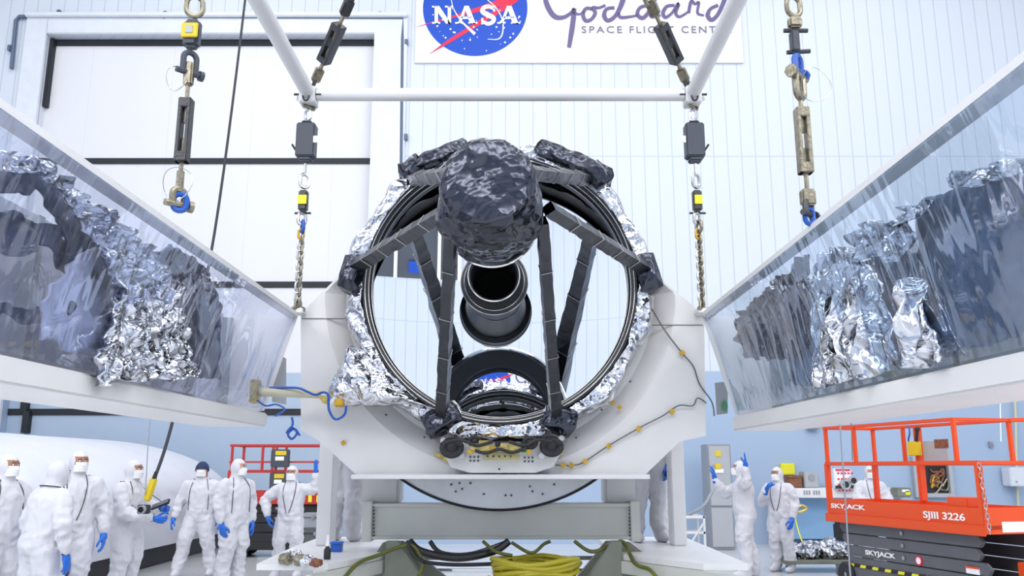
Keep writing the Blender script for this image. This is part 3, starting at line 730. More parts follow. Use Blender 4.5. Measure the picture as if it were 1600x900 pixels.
# splayed outrigger decks left and right
for s_ in (-1, 1):
    m = MB(); cx = X0
    pl = [(cx+s_*0.95, 8.0), (cx+s_*1.35, 7.0), (cx+s_*2.35, 6.9), (cx+s_*2.2, 8.6), (cx+s_*2.25, 10.2), (cx+s_*0.95, 10.2)]
    deck = [P(*( (600, 853) if s_ < 0 else (962, 853)), 8.1), P(*((512, 897) if s_ < 0 else (1100, 899)), 7.25), P(*((400, 897) if s_ < 0 else (1170, 899)), 7.25)]
    pl = [Vector((deck[0].x, deck[0].y, zd)), Vector((deck[1].x, deck[1].y, zd)), Vector((deck[2].x if s_ > 0 else deck[2].x, deck[2].y, zd)), Vector((cx+s_*2.05, 8.7, zd)), Vector((cx+s_*2.05, 10.0, zd)), Vector((deck[0].x, 10.0, zd))]
    if s_ < 0: pl = pl[::-1]
    m.prism([p - Vector((0,0,0.05)) for p in pl], (0, 0, 0.05))
    obj('outrigger_deck', m, M['white'], dl, smooth=False)
    a = Vector((deck[0].x, deck[0].y, zd-0.11)); b = Vector((deck[1].x, deck[1].y, zd-0.11))
    obj('outrigger_beam', MB().bar(a-(b-a)*0.2, b+(b-a)*0.3, 0.06, 0.11), M['beam'], dl, bevel=0.006)
    # tapered gusset foot
    g = [P(x, y, 8.0) for x, y in ([(602, 846), (622, 846), (662, 905), (600, 905)] if s_ < 0 else [(955, 846), (972, 846), (973, 905), (918, 905)])]
    obj('gusset', MB().prism(g, (0, 0.12, 0)), M['steelgrey'], dl, bevel=0.005)
    g = [P(x, y, 8.25) for x, y in ([(560, 905), (598, 848), (628, 846), (700, 905)] if s_ < 0 else [(900, 905), (948, 846), (985, 848), (1060, 905)])]
    obj('gusset', MB().prism(g, (0, 0.10, 0)), M['steelgrey'], dl, bevel=0.005)
    obj('leg', MB().box((cx+s_*1.95-0.08, 9.6, 0.0), (cx+s_*1.95+0.08, 9.8, zd-0.05)), M['white'], dl)
    obj('leg', MB().box((cx+s_*1.45-0.08, 8.3, 0.0), (cx+s_*1.45+0.08, 8.45, zd-0.05)), M['steelgrey'], dl)
obj('base_tray', MB().box((X0-0.95, 7.3, 0.52), (X0+0.95, 9.6, 0.58)), M['white'], dl, bevel=0.01)
for x in (-0.85, 0, 0.85):
    obj('tray_leg', MB().box((X0+x-0.06, 8.4, 0), (X0+x+0.06, 8.52, 0.52)), M['steelgrey'], dl)
for z_, y_ in ((0.80, 9.0), (0.72, 8.6)):
    obj('rear_rail', MB().box((X0-1.25, y_, z_-0.02), (X0+1.25, y_+0.05, z_+0.02)), M['chrome'], dl, bevel=0.005)
# coiled yellow cable on the tray
random.seed(11)
cc = P(838, 884, 7.75); pts = []
for k in range(11):
    rx = 0.37 + random.uniform(-0.05, 0.05); rz = 0.10 + 0.0*k
    oz = 0.605 + 0.028*k + random.uniform(-0.01, 0.01)
    for j in range(18):
        a = 2*PI*j/18; pts.append((cc.x + rx*math.cos(a), 7.85+0.30*math.sin(a) + random.uniform(-0.01, 0.01), oz + 0.022*j/18 + 0.02*math.sin(3*a+k)))
tag(recentre(obj('cable_coil', MB().tube(pts, 0.022, 7), M['ycable'])), 'thick yellow cable coiled on the tray under the cross beam', 'cable')
def cable(name, pxs, r, mt_, lab, cat='cable', group=None, n=8, par=None):
    o = obj(name, MB().tube(crv([P(x, y, d) for x, y, d in pxs], 8), r, n), M[mt_], par)
    if not par: recentre(o); tag(o, lab, cat, group)
    return o
cable('hose', [(640, 846, 8.1), (660, 862, 8.05), (715, 872, 8.0), (770, 862, 8.05), (795, 846, 8.1)], 0.035, 'blackgloss', 'thick black hose hanging below the beam, upper of the left pair', 'hose')
cable('hose', [(636, 846, 8.0), (655, 874, 7.9), (700, 882, 7.85), (770, 881, 7.85), (800, 876, 7.9)], 0.018, 'blackgloss', 'thin black hose running flat along the tray left of the yellow coil', 'hose')
cable('hose', [(672, 846, 8.2), (690, 864, 8.15), (735, 866, 8.1), (790, 848, 8.2)], 0.022, 'blackgloss', 'black hose looped tightly just under the cross beam', 'hose')
cable('cable', [(536, 905, 7.4), (560, 880, 7.6), (590, 868, 7.8), (640, 852, 8.0), (660, 880, 7.9), (652, 905, 7.8)], 0.018, 'greencable', 'olive cable looping over the left gusset foot of the dolly')
cable('cable', [(800, 848, 8.1), (830, 864, 8.0), (850, 850, 8.1), (860, 846, 8.1)], 0.016, 'greencable', 'olive cable drooping above the yellow coil')
cable('cable', [(898, 846, 8.1), (925, 862, 8.0), (958, 850, 8.1), (975, 848, 8.1), (992, 880, 7.8), (1015, 890, 7.6), (1028, 905, 7.5)], 0.018, 'greencable', 'olive cable snaking over the right gusset foot of the dolly')
cable('cable', [(755, 846, 8.0), (775, 862, 7.9), (800, 868, 7.85)], 0.016, 'greencable', 'short olive cable dropping onto the left end of the yellow coil')

# wires taped on the cradle
def taped(name, pxs, lab, r=0.007, mt_='wire', tapes=()):
    o = thing(name, lab, 'wire', P(pxs[-1][0], pxs[-1][1], BYF-0.03))
    obj('wire', MB().tube(crv([P(x, y, BYF-0.03) for x, y in pxs], 8), r, 6), M[mt_], o)
    for x, y in tapes:
        p = P(x, y, BYF-0.035); obj('tape', MB().prism([(p.x-0.028, p.y-0.01, p.z), (p.x, p.y-0.01, p.z-0.028), (p.x+0.028, p.y-0.01, p.z), (p.x, p.y-0.01, p.z+0.028)], (0, 0.03, 0)), M['tape'], o, smooth=False)
    return o
taped('signal_wire', [(1018, 482), (1040, 518), (1066, 552), (1083, 572), (1093, 600), (1112, 628), (1116, 650)], 'thin wire curving down the right side of the cradle from the ring', tapes=((1066, 551),))
taped('signal_wire', [(868, 727), (895, 727), (912, 722), (950, 697), (1000, 668), (1035, 650), (1060, 634), (1082, 634), (1090, 622), (1104, 630)], 'thin wire rising along the lower right of the cradle with amber tapes', tapes=((880, 727), (893, 727), (914, 721), (951, 697), (998, 670), (1050, 643)))
# pipe stub, amber bracket and blue cord at left
sp = thing('support_rod', 'pale rod with amber bracket reaching from the left arm to the cradle', 'rod', P(450, 620, 7.45))
a = P(398, 612, 7.3); b = P(500, 616, 7.55)
obj('rod', MB().cyl(a, b, 0.038, n=16), M['cream'], sp)
obj('bracket', MB().box((a.x-0.03, a.y-0.05, a.z-0.10), (a.x+0.04, a.y+0.05, a.z+0.10)), M['gold'], sp, bevel=0.006)
obj('lug', MB().prism([P(496, 618, 7.5), P(512, 618, 7.5), (P(512, 632, 7.5)), P(504, 630, 7.5)], (0, 0.04, 0)), M['gold'], sp, smooth=False)
p = P(532, 630, 7.4); obj('clamp', MB().box((p.x-0.035, 7.3, p.z-0.035), (p.x+0.035, 7.42, p.z+0.035)), M['tape'], sp, bevel=0.008)
cable('cord', [(420, 606, 7.35), (463, 606, 7.4), (480, 612, 7.4), (493, 617, 7.35), (505, 613, 7.3), (513, 618, 7.3), (514, 640, 7.3), (524, 655, 7.3), (538, 648, 7.3), (541, 634, 7.3)], 0.011, 'bluecable', 'blue cord looping between the pale rod and the foil gusset', 'cord')
cable('cord', [(402, 625, 7.25), (415, 634, 7.25), (432, 632, 7.25), (445, 640, 7.25), (430, 650, 7.2)], 0.008, 'bluecable', 'short blue cord hanging under the amber bracket', 'cord')

# ============================================================ the two film-covered arms
TZ, RZ = 3.06, 2.17
def arm(s_):
    RZ = 2.17 if s_ < 0 else 2.135
    side = 'left' if s_ < 0 else 'right'
    a = thing('cradle_arm', f'long white {side} arm reaching forward, its inner side draped in shiny clear film', 'cradle arm', (X0+s_*2.3, 4.5, RZ-0.12))
    xt = X0+s_*1.835; xr = X0+s_*2.09
    y0, y1 = 1.2, 7.62
    # top rail and lower rim
    m = MB(); m.box((min(xt, xt+s_*0.10), y0, TZ-0.03), (max(xt, xt+s_*0.10), y1, TZ+0.02)); obj('top_rail', m, M['white'], a, bevel=0.008)
    m = MB(); m.box((min(xr-s_*0.03, xr+s_*0.5), y0, RZ-0.12), (max(xr-s_*0.03, xr+s_*0.5), y1, RZ)); obj('lower_rim', m, M['white'], a, bevel=0.012)
    # rim lip with slight waviness
    # film sheet
    def film(u, v):
        y = y0 + (y1-y0)*u
        sag = math.sin(PI*v)
        x = xt + (xr-xt)*v - s_*0.0
        z = TZ-0.02 + (RZ+0.02-(TZ-0.02))*v
        p = Vector((x, y, z))
        fold = 0.0
        if s_ > 0:
            w_ = max(0, min(1, (y-3.6)/0.8))*max(0, min(1, (7.0-y)/0.8))
            fold = w_*(0.05*abs(noise.noise(Vector((y*5.5, 0.3, v*0.5))))*2 + 0.02*noise.noise(Vector((y*14, 1.3, v*0.8))))*max(0, min(1, (v-0.22)/0.35))*min(1, (1-v)/0.12)
        else:
            w_ = max(0, min(1, (y-5.0)/0.8))
            fold = w_*(0.06*abs(noise.noise(Vector((y*5+v, 7.3, v*0.7))))*2)*max(0, min(1, (v-0.2)/0.35))*min(1, (1-v)/0.12)
        fold += 0.035*noise.noise(Vector((y*0.7, 3.1*s_, v*1.2)))*sag + 0.010*noise.noise(Vector((y*1.8+v*2.0, 9.1*s_, v*2.0)))*sag
        # the end of the sheet tucks outward
        p.x += -s_*fold*0.9 + s_*0.03*sag
        if u > 0.985: p.x += s_*0.02
        return p
    obj('clear_film', MB().grid(film, 420, 60), M['filmL' if s_ < 0 else 'filmR'], a, recalc=False, ang=180)
    # end flap of film: from top corner down
    t0 = Vector((xt, 7.62, TZ-0.02)); b0 = Vector((xr, 7.62, RZ+0.02)); o0 = Vector((xt+s_*0.62, 7.62, TZ-0.10)); 
    m = MB(); m.add([t0, b0, Vector((xr+s_*0.5, 7.66, RZ)), Vector((xt+s_*0.7, 7.66, TZ))], [(0, 1, 2, 3)])
    obj('end_panel', m, M['body'], a, smooth=False)
    # structure behind the film: liner wall and floor
    m = MB(); m.box((min(xr+s_*0.42, xr+s_*0.5), y0, RZ), (max(xr+s_*0.42, xr+s_*0.5), y1, TZ)); 
    obj('liner', m, M['liner' if s_ < 0 else 'linerR'], a, smooth=False)
    m = MB()
    for k in range(8):
        y = 2.0+0.8*k; m.box((min(xr+s_*0.34, xr+s_*0.42), y, RZ), (max(xr+s_*0.34, xr+s_*0.42), y+0.06, TZ-0.03))
        obj('inner_post', m, M['panelgrey'], a, smooth=False); m = MB()
    return a
armL = arm(-1); armR = arm(1)
def sheet(name, s_, depth, upper, lower, par, mt_, amp, sc_, nu=120, nv=40, th=0.02, seed=1, fold=0.0):
    """a crumpled sheet on the plane x = X0 + s*depth, outline given in the picture and carried onto that plane"""
    xx = X0 + s_*depth
    U = crv([PX(x, y, xx) for x, y in upper], 10); L = crv([PX(x, y, xx) for x, y in lower], 10)
    def at(C, t): i = t*(len(C)-1); k = min(int(i), len(C)-2); return C[k].lerp(C[k+1], i-k)
    def fn(u, v):
        p = at(U, u).lerp(at(L, u), v)
        rag = (noise.noise(Vector((p.y*6, p.z*6, seed)))*0.05 + noise.noise(Vector((p.y*16, p.z*16, seed)))*0.02)*(1 if 0.02 < v < 1 else 1)
        d = amp*(abs(noise.noise(Vector((p.y*sc_, p.z*sc_, seed+3))))*1.6 + 0.5*noise.noise(Vector((p.y*sc_*2.3, p.z*sc_*2.3, seed+5))))
        d += fold*noise.noise(Vector((p.y*9+p.z*1.5, seed, p.z*0.6)))
        return Vector((p.x - s_*d, p.y, p.z + rag*0.8))
    return obj(name, MB().slab(fn, nu, nv, (s_*th, 0, 0)), M[mt_], par, ang=180)
# left arm: silver blanket sweeping down behind the film, added dark sheets stand in for reflections in the film
sheet('silver_blanket', -1, 2.02, [(-40, 235), (20, 240), (62, 258), (110, 290), (160, 330), (215, 375), (255, 425), (282, 500), (305, 588)],
      [(-40, 262), (20, 268), (60, 272), (98, 300), (130, 352), (165, 420), (175, 480), (150, 560), (150, 600)], armL, 'sfoil2', 0.075, 10, 220, 80, seed=2)
sheet('dark_reflection_sheet', -1, 2.14, [(-40, 262), (20, 262), (70, 275), (115, 300), (150, 350), (190, 430)],
      [(-40, 290), (30, 300), (62, 300), (90, 345), (110, 400), (130, 440)], armL, 'navy_reflection', 0.04, 5, 90, 26, seed=4)
sheet('dark_reflection_sheet', -1, 2.2, [(-40, 335), (20, 330), (60, 345), (110, 372), (160, 380), (190, 400)],
      [(-40, 395), (20, 400), (60, 385), (110, 440), (160, 450), (190, 440)], armL, 'navy_reflection', 0.06, 5, 90, 26, seed=5)
sheet('dark_reflection_sheet', -1, 2.16, [(-40, 480), (30, 482), (70, 470), (110, 450)], [(-40, 492), (30, 500), (70, 500), (110, 512)], armL, 'navy_reflection', 0.05, 5, 60, 16, seed=6)
sheet('dark_reflection_sheet', -1, 2.18, [(232, 395), (260, 385), (290, 400), (325, 440), (345, 480)], [(255, 440), (275, 520), (290, 585), (315, 590), (340, 596)], armL, 'navy_reflection', 0.04, 4, 60, 40, seed=8)
sheet('charcoal_blanket', -1, 2.10, [(278, 392), (300, 400), (322, 425), (330, 450)], [(285, 470), (297, 560), (315, 585), (330, 586)], armL, 'dfoil', 0.03, 4, 40, 40, seed=9)
sheet('pale_sheet', -1, 2.12, [(62, 470), (95, 430), (130, 395), (165, 375), (190, 372)], [(58, 532), (90, 536), (120, 548), (150, 548), (185, 520)], armL, 'pale', 0.04, 4, 70, 30, seed=31, fold=0.05)
# right arm: slate sheets added in place of dark reflections on the film
sheet('silver_blanket', 1, 2.02, [(1342, 372), (1368, 352), (1400, 345), (1430, 318), (1455, 312)], [(1345, 420), (1372, 400), (1405, 400), (1425, 380), (1450, 335)], armR, 'sfoil2', 0.09, 8, 90, 30, seed=12)
sheet('silver_blanket', 1, 2.02, [(1488, 278), (1520, 264), (1560, 254), (1600, 250), (1660, 244)], [(1490, 292), (1520, 292), (1560, 280), (1600, 276), (1660, 272)], armR, 'sfoil2', 0.07, 8, 90, 24, seed=13)
sheet('dark_reflection_sheet', 1, 2.12, [(1435, 325), (1475, 300), (1520, 292), (1570, 280), (1660, 266)], [(1440, 565), (1475, 556), (1520, 545), (1570, 533), (1660, 512)], armR, 'slate_reflectionR', 0.05, 5, 90, 40, seed=14)
sheet('dark_reflection_sheet', 1, 2.16, [(1230, 470), (1290, 430), (1340, 410), (1390, 400), (1440, 400)], [(1235, 600), (1290, 600), (1340, 590), (1390, 580), (1440, 560)], armR, 'slate_reflectionR', 0.06, 4, 90, 50, seed=15)
sheet('charcoal_blanket', 1, 2.12, [(1150, 500), (1180, 470), (1225, 430), (1262, 400)], [(1165, 560), (1195, 560), (1235, 560), (1265, 540)], armR, 'dfoil', 0.06, 6, 60, 40, seed=16)
sheet('silver_folds', 1, 2.03, [(1270, 440), (1290, 400), (1315, 385), (1340, 395), (1360, 430), (1375, 470)], [(1272, 610), (1290, 604), (1315, 597), (1340, 590), (1362, 583), (1385, 560)], armR, 'sfoil2', 0.05, 4, 140, 50, seed=17, fold=0.12)
sheet('silver_folds', 1, 2.04, [(1412, 440), (1430, 430), (1445, 450), (1450, 470)], [(1418, 575), (1440, 570), (1460, 566), (1475, 560)], armR, 'sfoil2', 0.05, 4, 60, 40, seed=18, fold=0.10)

# ============================================================ lifting frame and rigging
FZ = P(492, 148, 7.6).z; XL = X0-1.835; XR = X0+1.835
fr = thing('spreader_rig', 'white tubular lifting frame hanging level above the telescope', 'lifting frame', (X0, 5.2, FZ-0.1))
obj('cross_tube', MB().cyl((XL+0.08, 7.6, FZ), (XR-0.08, 7.6, FZ), 0.062, n=24), M['white'], fr)
for x in (XL, XR):
    obj('side_tube', MB().cyl((x, 7.6, FZ), (x, 1.6, FZ), 0.068, n=24), M['white'], fr)
for x in (XL, XR):
    for y in (7.6,):
        nd = obj('corner_node', MB().box((x-0.075, y-0.09, FZ-0.11), (x+0.075, y+0.09, FZ+0.06)).box((x-0.12, y-0.02, FZ-0.06), (x+0.12, y+0.02, FZ+0.05)), M['white'], fr, bevel=0.01)
        m = MB(); m.cyl((x-0.13, y-0.05, FZ-0.02), (x+0.13, y-0.05, FZ-0.02), 0.012, n=8); m.tube([(x+0.03*math.cos(k*PI/6), y-0.11, FZ-0.06+0.05*math.sin(k*PI/6)) for k in range(12)], 0.009, 6, closed=True)
        obj('node_pin', m, M['darkmetal'], nd)
def link_mb(c, d, L, w_, r, tw=0.0, mi=0):
    """one chain link centred at c, long axis d"""
    d = Vector(d).normalized(); s_ = d.orthogonal().normalized(); s_ = Matrix.Rotation(tw, 3, d) @ s_; pts = []
    for k in range(20):
        a = 2*PI*k/20; cx, cy = math.cos(a), math.sin(a)
        pts.append(Vector(c) + s_*cx*w_/2 + d*(cy*w_/2 + (L-w_)/2*(1 if cy > 0 else -1 if cy < 0 else 0)))
    m = MB(); m.tube(pts, r, 8, closed=True); return m
def shackle_mb(c, d, w_, h_, r, tw=0.0):
    d = Vector(d).normalized(); s_ = d.orthogonal().normalized(); s_ = Matrix.Rotation(tw, 3, d) @ s_; c = Vector(c); pts = []
    for k in range(13):
        a = PI*k/12; pts.append(c + s_*math.cos(a)*w_/2 + d*(math.sin(a)*w_/2))
    pts = [c + s_*w_/2 - d*h_] + pts + [c - s_*w_/2 - d*h_]
    m = MB(); m.tube(pts, r, 8); m.cyl(c - d*h_ - s_*(w_/2+r*2.2), c - d*h_ + s_*(w_/2+r*2.2), r*1.05, n=8)
    m.cyl(c - d*h_ + s_*(w_/2+r*1.2), c - d*h_ + s_*(w_/2+r*2.6), r*1.8, n=8); return m
def turnbuckle(a, b, w_, par, mt_='darkmetal', rod='bronze'):
    a = Vector(a); b = Vector(b); d = (b-a).normalized(); L = (b-a).length; s_ = d.cross(Vector((0,1,0))).normalized(); f_ = s_.cross(d)
    m = MB()
    for k in (-1, 1): m.bar(a + d*L*0.17 + s_*k*w_*0.33, a + d*L*0.83 + s_*k*w_*0.33, w_*0.30, w_*0.85, f_)
    m.bar(a + d*L*0.17, a + d*L*0.27, w_*0.95, w_*0.9, f_).bar(a + d*L*0.73, a + d*L*0.83, w_*0.95, w_*0.9, f_)
    t = obj('turnbuckle_body', m, M[mt_], par, bevel=0.004)
    obj('threaded_rod', MB().cyl(a, a + d*L*0.42, w_*0.16, n=10), M[rod], t)
    obj('threaded_rod', MB().cyl(b, b - d*L*0.42, w_*0.16, n=10), M[rod], t)
def wire_loop(c, r, par, n=24, ph=0):
    m = MB(); m.tube([Vector(c) + Vector((r*math.cos(2*PI*k/n+ph), 0.02*math.sin(4*PI*k/n), 1.2*r*math.sin(2*PI*k/n+ph))) for k in range(n)], 0.0025, 5, closed=True)
    obj('lanyard_wire', m, M['steel'], par)
# inner chains (far corners) hanging from frame nodes to cradle
for s_, x in ((-1, XL), (1, XR)):
    side = 'left' if s_ < 0 else 'right'
    ch = thing('lifting_chain', f'lifting chain with grey load cell hanging from the {side} far corner of the frame', 'chain', (x, 7.6, P(488, 487, 7.6).z), 'chains hanging from the lifting frame')
    zf = lambda py: P(487 if s_ < 0 else 1077, py, 7.6).z
    dn = (0, 0, -1)
    obj('shackle', shackle_mb((x, 7.6, zf(158)), (0,0,1), 0.06, 0.06, 0.014), M['bronze'], ch)
    obj('chain_link', link_mb((x, 7.6, zf(180)), dn, 0.11, 0.06, 0.014, 1.2), M['steel'], ch)
    za, zb_ = zf(195), zf(252); m = MB(); m.box((x-0.088, 7.53, zb_+0.03), (x+0.088, 7.67, za)); m.box((x-0.06, 7.54, zb_-0.01), (x+0.06, 7.66, zb_+0.03)).box((x-0.05, 7.55, za), (x+0.05, 7.65, za+0.03))
    lc = obj('load_cell', m, M['loadcell'], ch, bevel=0.012)
    p = P(493 if s_ < 0 else 1068, 218, 7.53); obj('label_plate', MB().box((p.x-0.02, 7.522, p.z-0.03), (p.x+0.02, 7.532, p.z+0.035)), M['logowhite'], lc, smooth=False)
    obj('antenna', MB().cyl((x+s_*0.09, 7.58, zb_+0.1), (x+s_*0.13, 7.58, zb_+0.16), 0.010, n=8), M['black'], lc)
    obj('pin_rod', MB().cyl((x, 7.6, zf(254)), (x, 7.6, zf(272)), 0.014, n=10), M['steel'], ch)
    ys_ = 276; obj('chain_link', link_mb((x, 7.6, zf(283)), dn, 0.13, 0.085, 0.016, 0.2), M['steel'], ch)
    hk = obj('clevis_block', MB().box((x-0.042, 7.56, zf(330)), (x+0.042, 7.64, zf(298))), M['darkmetal'], ch, bevel=0.014)
    obj('yellow_tag', MB().box((x-0.036+0.005*s_, 7.545, zf(321)), (x+0.04, 7.56, zf(307))), M['lemon'], hk, bevel=0.003)
    obj('hook_bolt', MB().cyl((x-0.075, 7.6, zf(333)), (x+0.075, 7.6, zf(333)), 0.011, n=8), M['darkmetal'], ch)
    y = 342; k = 0
    while y < 478:
        c = {0: 'steel', 1: 'bronze'}[k % 2]
        if k in (2, 16): c = 'tape'
        if k == 1 and s_ < 0: c = 'bluecable'
        obj('chain_link', link_mb((x + (0.006 if k % 2 else -0.006), 7.6, zf(y)), dn, 0.085 if k > 1 else 0.11, 0.048 if k > 1 else 0.07, 0.012 if k > 1 else 0.016, k*PI/2+0.3), M[c], ch); y += 8.2 if k > 1 else 12; k += 1
    obj('shackle', shackle_mb((x, 7.6, zf(474)), (0,0,1), 0.055, 0.05, 0.014), M['bronze'], ch)
    obj('pad_eye', MB().box((x-0.05, 7.58, zf(490)), (x+0.05, 7.72, zf(481))), M['white'], ch, bevel=0.008)
# outer chains hanging above the near part of the arms
for s_, x in ((-1, XL), (1, XR)):
    side = 'left' if s_ < 0 else 'right'; Yc = 4.75
    ch = thing('lifting_chain', f'bronze rigging line with long turnbuckle hanging over the {side} film-covered arm', 'chain', (x, Yc, TZ+0.02), 'chains hanging from the lifting frame')
    zf = lambda py: P(290 if s_ < 0 else 1258, py, Yc).z
    obj('frame_shackle', shackle_mb((x, Yc, FZ+0.02), (0,0,1), 0.16, 0.16, 0.02), M['bronze'], ch)
    z = FZ-0.17; k = 0
    while z > zf(-2): obj('chain_link', link_mb((x, Yc, z), (0,0,-1), 0.11, 0.065, 0.014, k*PI/2), M['bronze'], ch); z -= 0.085; k += 1
    obj('ring_link', link_mb((x, Yc, zf(10)), (0,0,-1), 0.13, 0.095, 0.016, 0.5), M['bronze'], ch)
    if s_ < 0:
        hk = obj('clevis_block', MB().box((x-0.048, Yc-0.04, zf(76)), (x+0.048, Yc+0.04, zf(32))), M['loadcell'], ch, bevel=0.02)
        t_ = obj('yellow_tag', MB().box((x-0.048, Yc-0.055, zf(64)), (x+0.05, Yc-0.04, zf(42))), M['yellow'], hk, bevel=0.004)
        obj('tag_label', MB().box((x-0.02, Yc-0.06, zf(58)), (x+0.022, Yc-0.054, zf(47))), M['panelgrey'], t_, smooth=False)
        obj('shackle', shackle_mb((x, Yc, zf(92)), (0,0,1), 0.08, 0.09, 0.018), M['loadcell'], ch)
        obj('eye_fork', MB().bar((x, Yc, zf(98)), (x, Yc, zf(134)), 0.055, 0.05, mi=0), M['bronze'], ch, bevel=0.01)
        turnbuckle((x, Yc, zf(130)), (x, Yc, zf(280)), 0.078, ch)
        obj('eye_fork', MB().cyl((x, Yc, zf(268)), (x, Yc, zf(300)), 0.022, n=10), M['bronze'], ch)
        obj('shackle', shackle_mb((x, Yc, zf(304)), (0,0,1), 0.07, 0.06, 0.02), M['bronze'], ch)
        obj('hook', link_mb((x+0.01, Yc, zf(316)), (0,0,-1), 0.10, 0.075, 0.018, 0.4), M['bluecable'], ch)
        wire_loop((x-0.0, Yc-0.03, zf(290)), 0.085, ch); wire_loop((x-0.06, Yc-0.02, zf(125)), 0.065, ch)
    else:
        obj('eye_fork', MB().box((x-0.04, Yc-0.03, zf(44)), (x+0.04, Yc+0.03, zf(28))), M['bronze'], ch, bevel=0.012)
        obj('swivel_bolt', MB().cyl((x-0.07, Yc, zf(48)), (x+0.075, Yc, zf(48)), 0.014, n=8), M['darkmetal'], ch)
        obj('link_plate', MB().box((x-0.034, Yc-0.03, zf(82)), (x+0.015, Yc+0.03, zf(50))), M['loadcell'], ch, bevel=0.008)
        obj('swivel_bolt', MB().cyl((x-0.06, Yc, zf(82)), (x+0.08, Yc, zf(80)), 0.014, n=8), M['darkmetal'], ch)
        obj('shackle', shackle_mb((x, Yc, zf(96)), (0,0,1), 0.07, 0.07, 0.02), M['bluecable'], ch)
        obj('shackle', shackle_mb((x, Yc, zf(142)), (0,0,-1), 0.09, 0.10, 0.022), M['bronze'], ch)
        turnbuckle((x, Yc, zf(144)), (x, Yc, zf(298)), 0.082, ch, 'bronze')
        obj('eye_fork', MB().box((x-0.042, Yc-0.03, zf(322)), (x+0.042, Yc+0.03, zf(296))), M['bronze'], ch, bevel=0.012)
        obj('shackle', shackle_mb((x, Yc, zf(322)), (0,0,1), 0.07, 0.05, 0.018), M['darkmetal'], ch)
        obj('hook', link_mb((x, Yc, zf(338)), (0,0,-1), 0.09, 0.06, 0.016, 0.4), M['bluecable'], ch)
        wire_loop((x+0.09, Yc-0.03, zf(135)), 0.09, ch)
# slings rising from the far corners to the crane hook high above
hookp = Vector((X0, 5.0, 7.3))
for s_, x in ((-1, XL), (1, XR)):
    side = 'left' if s_ < 0 else 'right'
    n0 = Vector((x+0.02*(-s_), 7.6, FZ+0.05)); d = (hookp-n0).normalized()
    sl = thing('sling_line', f'dark sling with turnbuckle slanting up from the {side} far corner of the frame', 'sling', n0, 'slanting slings above the frame')
    obj('shackle', shackle_mb(n0+d*0.10, d, 0.07, 0.10, 0.017, 0.5), M['darkmetal'], sl)
    obj('eye_fork', MB().bar(n0+d*0.10, n0+d*0.25, 0.085, 0.06), M['bronze'], sl, bevel=0.012)
    turnbuckle(n0+d*0.22, n0+d*0.84, 0.115, sl)
    obj('eye_fork', MB().bar(n0+d*0.84, n0+d*1.0, 0.09, 0.07), M['bronze' if s_ > 0 else 'darkmetal'], sl, bevel=0.012)
    k = 0; t = 1.04
    while t < (hookp-n0).length:
        obj('chain_link', link_mb(n0+d*t, d, 0.15, 0.095, 0.02, k*PI/2+0.2), M['darkmetal' if s_ < 0 else 'bronze'], sl); t += 0.115; k += 1
# the dark rope crossing the door down to the yellow pendant
cable('hanging_rope', [(386, -60, 14.0), (383, 0, 13.9), (335, 365, 12.5), (273, 645, 11.5), (240, 752, 11.0)], 0.022, 'rope', 'dark rope hanging slantwise in front of the tall white door', 'rope')
cable('guide_wire', [(236, 560, 11.05), (235, 640, 11.0), (231, 700, 11.0), (227, 772, 10.95)], 0.008, 'steel', 'thin pale wire hanging left of the yellow pendant', 'wire')
p = P(236, 762, 11.0); pn = thing('crane_pendant', 'yellow crane pendant hanging at the end of the dark rope', 'pendant', p-Vector((0,0,0.12)))
obj('handset', MB().bar(p+Vector((-0.04,0,-0.16)), p+Vector((0.03,0,0.12)), 0.085, 0.07, (0,1,0)), M['yellow'], pn, bevel=0.015)
obj('strain_relief', MB().cyl(p+Vector((0.03,0,0.11)), p+Vector((0.05,0,0.2)), 0.03, 0.02, n=10), M['black'], pn)

# ============================================================ people in cleanroom suits
def blob(parts, voxel):
    """union of closed pieces -> one continuous smooth skin (voxel remesh)"""
    me = bpy.data.meshes.new('t'); me.from_pydata([p for p in parts.v], [], parts.f)
    bm = bmesh.new(); bm.from_mesh(me); bmesh.ops.recalc_face_normals(bm, faces=bm.faces); bm.to_mesh(me); bm.free()
    o = bpy.data.objects.new('t', me); COL.objects.link(o)
    r = o.modifiers.new('r', 'REMESH'); r.mode = 'VOXEL'; r.voxel_size = voxel
    s = o.modifiers.new('s', 'SMOOTH'); s.factor = 0.5; s.iterations = 4
    dg = bpy.context.evaluated_depsgraph_get(); dg.update()
    out = bpy.data.meshes.new_from_object(o.evaluated_get(dg)); bpy.data.objects.remove(o); bpy.data.meshes.remove(me)
    return out
def limb(m, pts, rs, flat=1.0, n=16):
    """closed tapered tube with rounded ends; pts/rs interpolated"""
    C = crv(pts, 5); N = len(C); R_ = []
    for i in range(N):
        t = i/(N-1)*(len(rs)-1); k = min(int(t), len(rs)-2); R_.append(rs[k]*(1-t+k)+rs[k+1]*(t-k))
    a = (C[0]-C[1]).normalized(); b = (C[-1]-C[-2]).normalized()
    C2 = [C[0]+a*R_[0]*0.75, C[0]+a*R_[0]*0.45] + C + [C[-1]+b*R_[-1]*0.45, C[-1]+b*R_[-1]*0.75]
    R2 = [R_[0]*0.4, R_[0]*0.8] + R_ + [R_[-1]*0.8, R_[-1]*0.4]
    m.tube(C2, R2, n, flat=flat)
HANDS = {}
